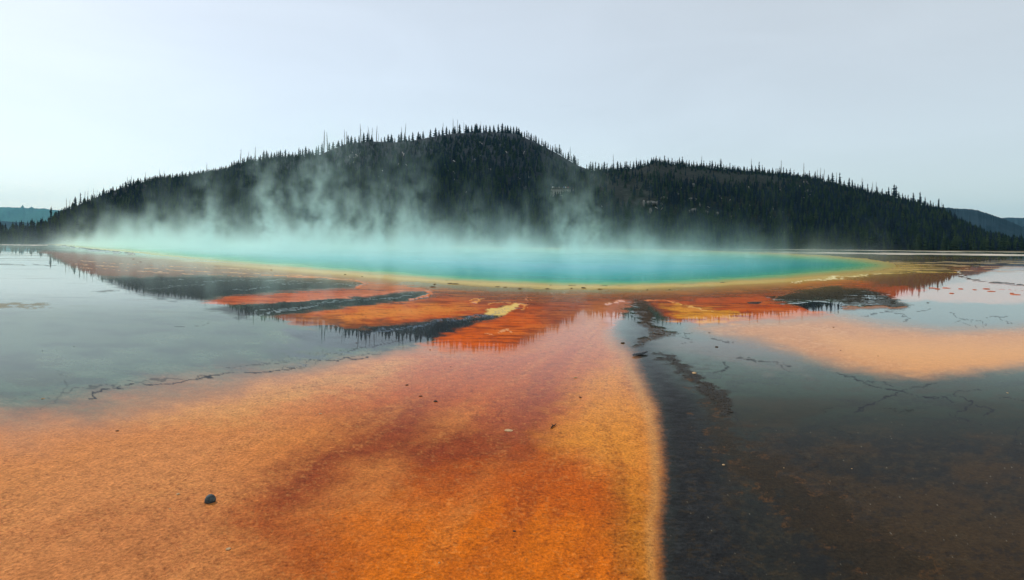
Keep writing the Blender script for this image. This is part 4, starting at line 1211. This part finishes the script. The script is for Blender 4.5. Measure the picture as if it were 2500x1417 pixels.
# ------------------------------------------------------------------ small things on the flats
p = ground_at(513, 1226)
lump("stone", p, (0.045, 0.042, 0.062), M_STONE, "dark blue-grey rounded stone alone on the near orange mat", "stone", None, 3, 0.7, 0.16, 3, 0.1, True, 0.4)
for i, (x, y, w, lb) in enumerate([(435, 1207, 10, "pale crumb of sinter left of the dark stone"), (557, 1342, 14, "pale lump of sinter at the bottom below the dark stone"), (105, 974, 8, "white chip in the grey shallows at the left"), (1695, 912, 16, "pale stone on the dark crust bank"), (1767, 1136, 9, "white chip in the dark channel"), (415, 1243, 6, "tiny pale chip lower left of the dark stone"),
                                   (1072, 1375, 7, "tiny pale chip near the bottom of the orange mat"), (782, 1011, 8, "thin pale flake in the orange mat's upper left"), (1240, 1052, 22, "broad pale flake in the middle of the orange mat"), (1405, 923, 10, "pale flake near the right edge of the orange mat"), (2080, 1145, 5, "tiny white chip in the dark right shallows"),
                                   (1914, 1143, 4, "white fleck beside the crack in the right shallows"), (2460, 960, 5, "white fleck at the right edge of the shallows")]):
    p = ground_at(x, y)
    s = px_size(p, w) / 2
    s *= 0.85
    lump("sinter_chip", p, (s, s * 0.9, s * 0.8), M_PALE, lb, "chip", None, 600 + i, 0.5 if w < 20 else 0.12, 0.4, 2, 0.2)
for i, (x, y, w, lb) in enumerate([(286, 1053, 9, "small dark lump at the grey edge of the orange mat"), (1063, 981, 13, "dark clump of debris on the upper orange mat"), (993, 941, 10, "dark scrap left above the debris clump"), (1027, 968, 9, "dark scrap beside the debris clump"), (1417, 971, 9, "dark scrap near the right of the orange mat"), (1256, 1298, 10, "dark scrap on the bright orange mat near the bottom"),
                                   (1100, 896, 5, "dark fleck at the top of the orange fan"), (1050, 855, 5, "dark fleck under the tree reflections"), (2035, 800, 6, "dark fleck high on the peach mat"), (1732, 813, 5, "dark fleck left of the peach mat"), (1750, 848, 9, "dark scrap left under the peach mat"), (2052, 856, 5, "dark fleck in the middle of the peach mat"),
                                   (2144, 870, 4, "dark fleck in the lower peach mat"), (1520, 838, 10, "dark scrap on the pale bank near the driftwood"), (870, 838, 6, "dark fleck in the grey shallows under the reflections"), (180, 846, 4, "dark fleck in the far left shallows"), (104, 857, 4, "dark fleck at the far left of the shallows"), (2265, 740, 6, "dark fleck at the edge of the pink flat")]):
    p = ground_at(x, y)
    s = px_size(p, w) / 2
    lump("debris_scrap", p, (s, s * 0.7, s * 0.6), M_DEBRIS, lb, "debris", None, 640 + i, 0.5, 0.5, 2, 0.2)
# twig like a small figure on the orange mat
def stick(name, pts, radii, mat, label, cat):
    P = [ground_at(x, y) + Vector((0, 0, z)) for x, y, z in pts]
    o0 = P[0].copy()
    V, Fc = tube_data([tuple(q - o0) for q in P], radii, 7)
    o = mesh_obj(name, V, Fc, mat, smooth=True)
    o.location = o0
    return tag(o, label, cat)
tw = stick("twig", [(1345, 1048, 0.01), (1349, 1043, 0.014), (1354, 1041, 0.012), (1358, 1037, 0.014)], [0.006, 0.010, 0.008, 0.003], M_DEBRIS, "small dark forked twig on the orange mat right of centre", "twig")
q0 = ground_at(1345, 1048)
V, Fc = tube_data([tuple(ground_at(1350, 1043) + Vector((0, 0, 0.012)) - q0), tuple(ground_at(1346, 1040) + Vector((0, 0, 0.014)) - q0)], [0.006, 0.003], 6)
mesh_obj("branch", V, Fc, M_DEBRIS, tw)
stick("driftwood", [(1545, 870, 0.03), (1554, 869, 0.035), (1565, 867, 0.03), (1574, 865, 0.04), (1581, 864, 0.045)], [0.02, 0.032, 0.034, 0.026, 0.012], M_WOOD, "grey driftwood stick lying in the dark channel", "driftwood")
# dark crust fragments along the pool rim
for i, (x, y, w, lb) in enumerate([(1098, 693, 10, "left piece of the dark crust pair on the pool rim"), (1112, 694, 16, "right piece of the dark crust pair on the pool rim"), (1056, 701, 12, "flat dark fragment below the left pool rim"), (1215, 701, 14, "dark fragment on the yellow rim left of centre"), (1234, 702, 8, "small dark fragment beside the one left of centre"),
                                   (1268, 706, 8, "small dark fragment on the central yellow rim"), (1336, 706, 12, "dark fragment on the rim right of the small one"), (1395, 705, 5, "dark fleck on the rim before the biggest fragment"), (1427, 704, 18, "biggest dark fragment on the yellow rim"), (1465, 707, 9, "dark fragment right of the biggest one"), (1580, 709, 4, "dark fleck on the rim at the right"),
                                   (1635, 708, 5, "small dark fleck farther right on the rim"), (884, 676, 6, "dark fleck on the pale rim in the steam"), (843, 671, 6, "dark fleck left of the rim in the steam"), (662, 660, 4, "dark dot on the misty left rim"), (1062, 695, 5, "small dark chip left of the crust pair"), (326, 633, 4, "dark dot on the steaming far left shore"), (343, 640, 4, "second dark dot on the far left shore")]):
    p = ground_at(x, y)
    s = px_size(p, w) / 2
    lump("crust_fragment", p, (s, s * 0.8, max(0.05, s * 0.35)), M_DARKCRUST, lb, "crust", "dark fragments along the pool rim", 700 + i, 0.5, 0.5, 2, 0.2, rz=0.0)
# small red mat islets in the pink flat
for i, (x, y, w, lb) in enumerate([(2276, 704, 16, "leftmost red islet in the pink flat"), (2288, 706, 14, "second red islet beside the leftmost one"), (2312, 704, 16, "flat brown islet in the pink flat"), (2345, 706, 11, "small red islet right of the brown one"), (2379, 708, 12, "thin red islet in the middle of the pink flat"), (2410, 706, 14, "red islet at the start of the right pair"),
                                   (2422, 712, 16, "larger red islet curving below the right pair"), (2478, 720, 24, "red islet near the right edge of the pink flat"), (2470, 717, 10, "small red islet just above the right-edge one"), (2324, 717, 12, "faint red islet low in the pink flat")]):
    p = ground_at(x, y)
    s = px_size(p, w) / 2
    lump("mat_islet", p, (s, s * 0.9, 0.05), M_REDMAT, lb, "mat islet", "red islets in the pink flat", 740 + i, 0.5, 0.45, 2, 0.3, rz=0.0)

# knobbly gravel of the crusts (one mass)
def in_poly(x, y, P):
    c = False
    for (x0, y0), (x1, y1) in zip(P, P[1:] + P[:1]):
        if (y0 > y) != (y1 > y) and x < x0 + (y - y0) / (y1 - y0) * (x1 - x0):
            c = not c
    return c
lv = [lump_data(i, 0.6, 0.5, 1) for i in range(4)]
def gravel(name, poly, n, smin, smax, label, c1, c2):
    r = random.Random(n)
    V, Fc = [], []
    xs_, ys_ = [p[0] for p in poly], [p[1] for p in poly]
    cnt = 0
    while cnt < n:
        x, y = r.uniform(min(xs_), max(xs_)), r.uniform(min(ys_), max(ys_))
        if not in_poly(x, y, poly): continue
        if name == "gravel_crust" and in_poly(x, y, [(1936, 744), (1990, 738), (2056, 743), (2072, 752), (2040, 760), (1980, 760)]): continue
        cnt += 1
        g = ground_at(x, y)
        s = r.uniform(smin, smax) * (1.6 if r.random() < 0.08 else 1)
        a, b_ = r.uniform(0, 6.28), len(V)
        v, f = lv[cnt % 4]
        ca, sa = math.cos(a), math.sin(a)
        V += [(g.x + s * (q[0] * ca - q[1] * sa), g.y + s * (q[0] * sa + q[1] * ca), 0.008 + s * q[2] * 0.55) for q in v]
        Fc += [tuple(i + b_ for i in q) for q in f]
    o = mesh_obj(name, V, Fc, simple_mat(name + "_stone", c1, c2, 7.0, 0.8, 0.3, 0.4))
    tag(o, label, "gravel", kind="stuff")
gravel("channel_gravel", C_CH, 350, 0.006, 0.018, "knobbly brown crust along the dark channel", srgb(40, 32, 24), srgb(96, 74, 50))
gravel("bank_gravel", C_BK, 300, 0.004, 0.012, "dark brown gravel bank beside the dark channel", srgb(30, 26, 18), srgb(62, 48, 30))
gravel("gravel_crust", C_IS, 600, 0.008, 0.022, "rough dark crust island at the right of the orange bay", srgb(30, 30, 24), srgb(72, 62, 46))

# ------------------------------------------------------------------ steam over the pool
M_STEAM, t, out = new_mat("steam")
pv = t.n("ShaderNodeVolumePrincipled")
pv.inputs["Color"].default_value = (0.72, 0.94, 0.92, 1)
pv.inputs["Density"].default_value = 1.0
pv.inputs["Density Attribute"].default_value = "density"
pv.inputs["Anisotropy"].default_value = 0.45
t.put(out.inputs["Volume"], pv.outputs[0])

steam = link(bpy.data.objects.new("steam", bpy.data.meshes.new("steam")))
tag(steam, "white steam drifting and rising in plumes from the hot spring", "steam", kind="stuff")
g = bpy.data.node_groups.new("steam_field", 'GeometryNodeTree')
g.interface.new_socket("Geometry", in_out='INPUT', socket_type='NodeSocketGeometry')
g.interface.new_socket("Geometry", in_out='OUTPUT', socket_type='NodeSocketGeometry')
k = NT(g)
go = k.n("NodeGroupOutput")
pos = k.n("GeometryNodeInputPosition").outputs[0]
sp = k.n("ShaderNodeSeparateXYZ")
g.links.new(pos, sp.inputs[0])
X, Y, Z = sp.outputs
nz = lambda sx, sy, sz, scale, det, off: k.noise(k.vmath('ADD', k.vmath('MULTIPLY', pos, (sx, sy, sz)), (off, off * 1.7, off * 0.3)), scale, det, 0.58, 0.6)
wob = k.math('MULTIPLY', k.math('SUBTRACT', nz(1, 1, 0.8, 0.16, 3, 3.0), 0.5), k.math('ADD', 2.0, k.math('MULTIPLY', Z, 0.9)))
wob2 = k.math('MULTIPLY', k.math('SUBTRACT', nz(1, 1, 1.2, 0.45, 3, 13.0), 0.5), k.math('ADD', 0.8, k.math('MULTIPLY', Z, 0.35)))
XW = k.math('ADD', X, k.math('ADD', wob, wob2))
# pool footprint: behind the slanting near shore, in front of the far one
yn = k.math('ADD', k.math('SUBTRACT', 33.0, k.math('MULTIPLY', k.math('MINIMUM', X, 0.0), 0.88)), k.math('MULTIPLY', k.math('MAXIMUM', k.math('SUBTRACT', X, 10.0), 0.0), 1.05))
ins = k.math('SUBTRACT', Y, yn)
foot = k.math('MULTIPLY', k.ramp(ins, 0.0, k.ramp(X, -40.0, 4.0, 3.0, 28.0), 0.04, 1.0), k.ramp(Y, 98.0, 122.0, 1.0, 0.0))
# low blanket
n_low = nz(1, 0.8, 0.7, 0.28, 5, 1.0)
low_h = k.ramp(n_low, 0.40, 0.62, 0.35, 1.8)
low = k.math('MULTIPLY', k.math('POWER', 2.718, k.math('MULTIPLY', k.math('DIVIDE', Z, low_h), -1.0)), k.ramp(n_low, 0.36, 0.66, 0.35, 1.4))
west = k.ramp(X, -45.0, 34.0, 1.0, 0.10)
low = k.math('MULTIPLY', k.math('MULTIPLY', low, west), 0.13)
# rising wisps: torn curtains standing over the pool
n_w = nz(1, 0.5, 0.5, 0.24, 6, 7.0)
yw = k.math('ADD', Y, k.math('MULTIPLY', k.math('SUBTRACT', nz(1, 0.2, 0.6, 0.09, 2, 43.0), 0.5), 16.0))
def curtain(y0, sg):
    u = k.math('DIVIDE', k.math('SUBTRACT', yw, y0), sg)
    return k.math('POWER', 2.718, k.math('MULTIPLY', k.math('MULTIPLY', u, u), -0.5))
sheet = k.math('ADD', curtain(84.0, 1.6), k.math('ADD', curtain(94.0, 1.6), k.math('MULTIPLY', curtain(66.0, 1.5), 0.5)))
thr = k.math('ADD', 0.50, k.math('MULTIPLY', Z, 0.010))
wisp = k.math('MULTIPLY', k.math('MAXIMUM', k.math('SUBTRACT', n_w, thr), 0.0), 3.0)
wisp = k.math('MULTIPLY', k.math('MULTIPLY', wisp, sheet), k.math('MULTIPLY', k.math('POWER', 2.718, k.math('DIVIDE', Z, -3.6)), k.ramp(X, -62.0, 36.0, 1.0, 0.12)))
total = k.math('ADD', low, wisp)
n_p = nz(1, 1, 0.6, 0.60, 6, 21.0)
n_pc = k.ramp(n_p, 0.44, 0.60, 0.0, 1.6)
# plumes: photo x of the base, distance, base radius, height, strength
for px, d, r0, hh, am in [(196, 98, 1.3, 3.6, 0.20), (285, 95, 1.6, 3.4, 0.07), (378, 92, 1.9, 5.0, 0.20), (455, 95, 2.0, 6.0, 0.06), (500, 90, 2.6, 7.5, 0.17), (560, 96, 2.2, 6.0, 0.08), (655, 90, 2.6, 9.5, 0.17), (690, 98, 2.6, 5.5, 0.12),
                          (765, 88, 2.8, 11.0, 0.12), (800, 84, 1.8, 14.0, 0.09), (850, 95, 3.0, 9.0, 0.10), (930, 90, 3.0, 9.0, 0.09), (1000, 84, 2.4, 10.0, 0.08), (1060, 95, 3.0, 5.0, 0.08), (1150, 88, 2.6, 6.0, 0.08), (1260, 92, 2.4, 4.5, 0.06), (1385, 88, 3.2, 8.5, 0.075), (1440, 92, 3.0, 8.0, 0.085),
                          (1480, 84, 2.0, 5.0, 0.06), (1560, 88, 2.4, 5.0, 0.05), (1690, 82, 2.2, 3.5, 0.05), (1820, 76, 2.2, 3.0, 0.04)]:
    x0 = float(unroll(px, 600)[0]) / F * d
    sg = k.math('ADD', r0 * 0.8, k.math('MULTIPLY', Z, 0.11))
    dx = k.math('DIVIDE', k.math('SUBTRACT', XW, x0), sg)
    dy = k.math('DIVIDE', k.math('SUBTRACT', Y, d), k.math('MULTIPLY', sg, 0.8))
    q = k.math('ADD', k.math('MULTIPLY', dx, dx), k.math('MULTIPLY', dy, dy))
    q = k.math('ADD', k.math('MULTIPLY', q, 1.7), k.math('DIVIDE', Z, hh * 0.42))
    pl = k.math('MULTIPLY', k.math('POWER', 2.718, k.math('MULTIPLY', q, -1.0)), am * 5.6)
    total = k.math('ADD', total, k.math('MULTIPLY', pl, n_pc))
dens = k.math('MULTIPLY', total, foot)
# thin drift over the near shore on the left
drift = k.math('MULTIPLY', k.math('POWER', 2.718, k.math('DIVIDE', Z, -2.2)), k.math('MULTIPLY', k.ramp(nz(1, 0.6, 0.5, 0.10, 4, 31.0), 0.46, 0.72, 0.0, 1.0), k.math('MULTIPLY', k.ramp(ins, -16.0, 2.0, 0.0, 0.007), k.ramp(Y, 112.0, 124.0, 1.0, 0.0))))
dens = k.math('ADD', dens, k.math('MULTIPLY', drift, k.ramp(X, -60.0, 20.0, 1.0, 0.3)))
dens = k.math('MULTIPLY', dens, k.ramp(Z, 17.0, 21.5, 1.0, 0.0))
dens = k.math('MULTIPLY', dens, k.math('GREATER_THAN', dens, 0.0012))
vc = k.n("GeometryNodeVolumeCube")
g.links.new(dens, vc.inputs["Density"])
vc.inputs["Min"].default_value = (-82, 22, 0.01)
vc.inputs["Max"].default_value = (62, 128, 22)
vc.inputs["Resolution X"].default_value = 390
vc.inputs["Resolution Y"].default_value = 128
vc.inputs["Resolution Z"].default_value = 80
sm = k.n("GeometryNodeSetMaterial")
sm.inputs["Material"].default_value = M_STEAM
g.links.new(vc.outputs[0], sm.inputs[0])
g.links.new(sm.outputs[0], go.inputs[0])
md = steam.modifiers.new("steam", 'NODES')
md.node_group = g
steam.data.materials.append(M_STEAM)

# ------------------------------------------------------------------ haze
M_HAZE, t, out = new_mat("haze")
hv = t.n("ShaderNodeVolumePrincipled")
hv.inputs["Color"].default_value = (0.32, 0.72, 0.96, 1)
hv.inputs["Density"].default_value = 0.000075
hv.inputs["Anisotropy"].default_value = 0.2
t.put(out.inputs["Volume"], hv.outputs[0])
V = [(x, y, z) for z in (-4.2, 420) for x, y in ((-8600, -500), (8600, -500), (8600, 7800), (-8600, 7800))]
hz = mesh_obj("haze", V, [(0, 3, 2, 1), (4, 5, 6, 7), (0, 1, 5, 4), (1, 2, 6, 5), (2, 3, 7, 6), (3, 0, 4, 7)], M_HAZE)
tag(hz, "thin blue smoke haze in the air", kind="stuff")
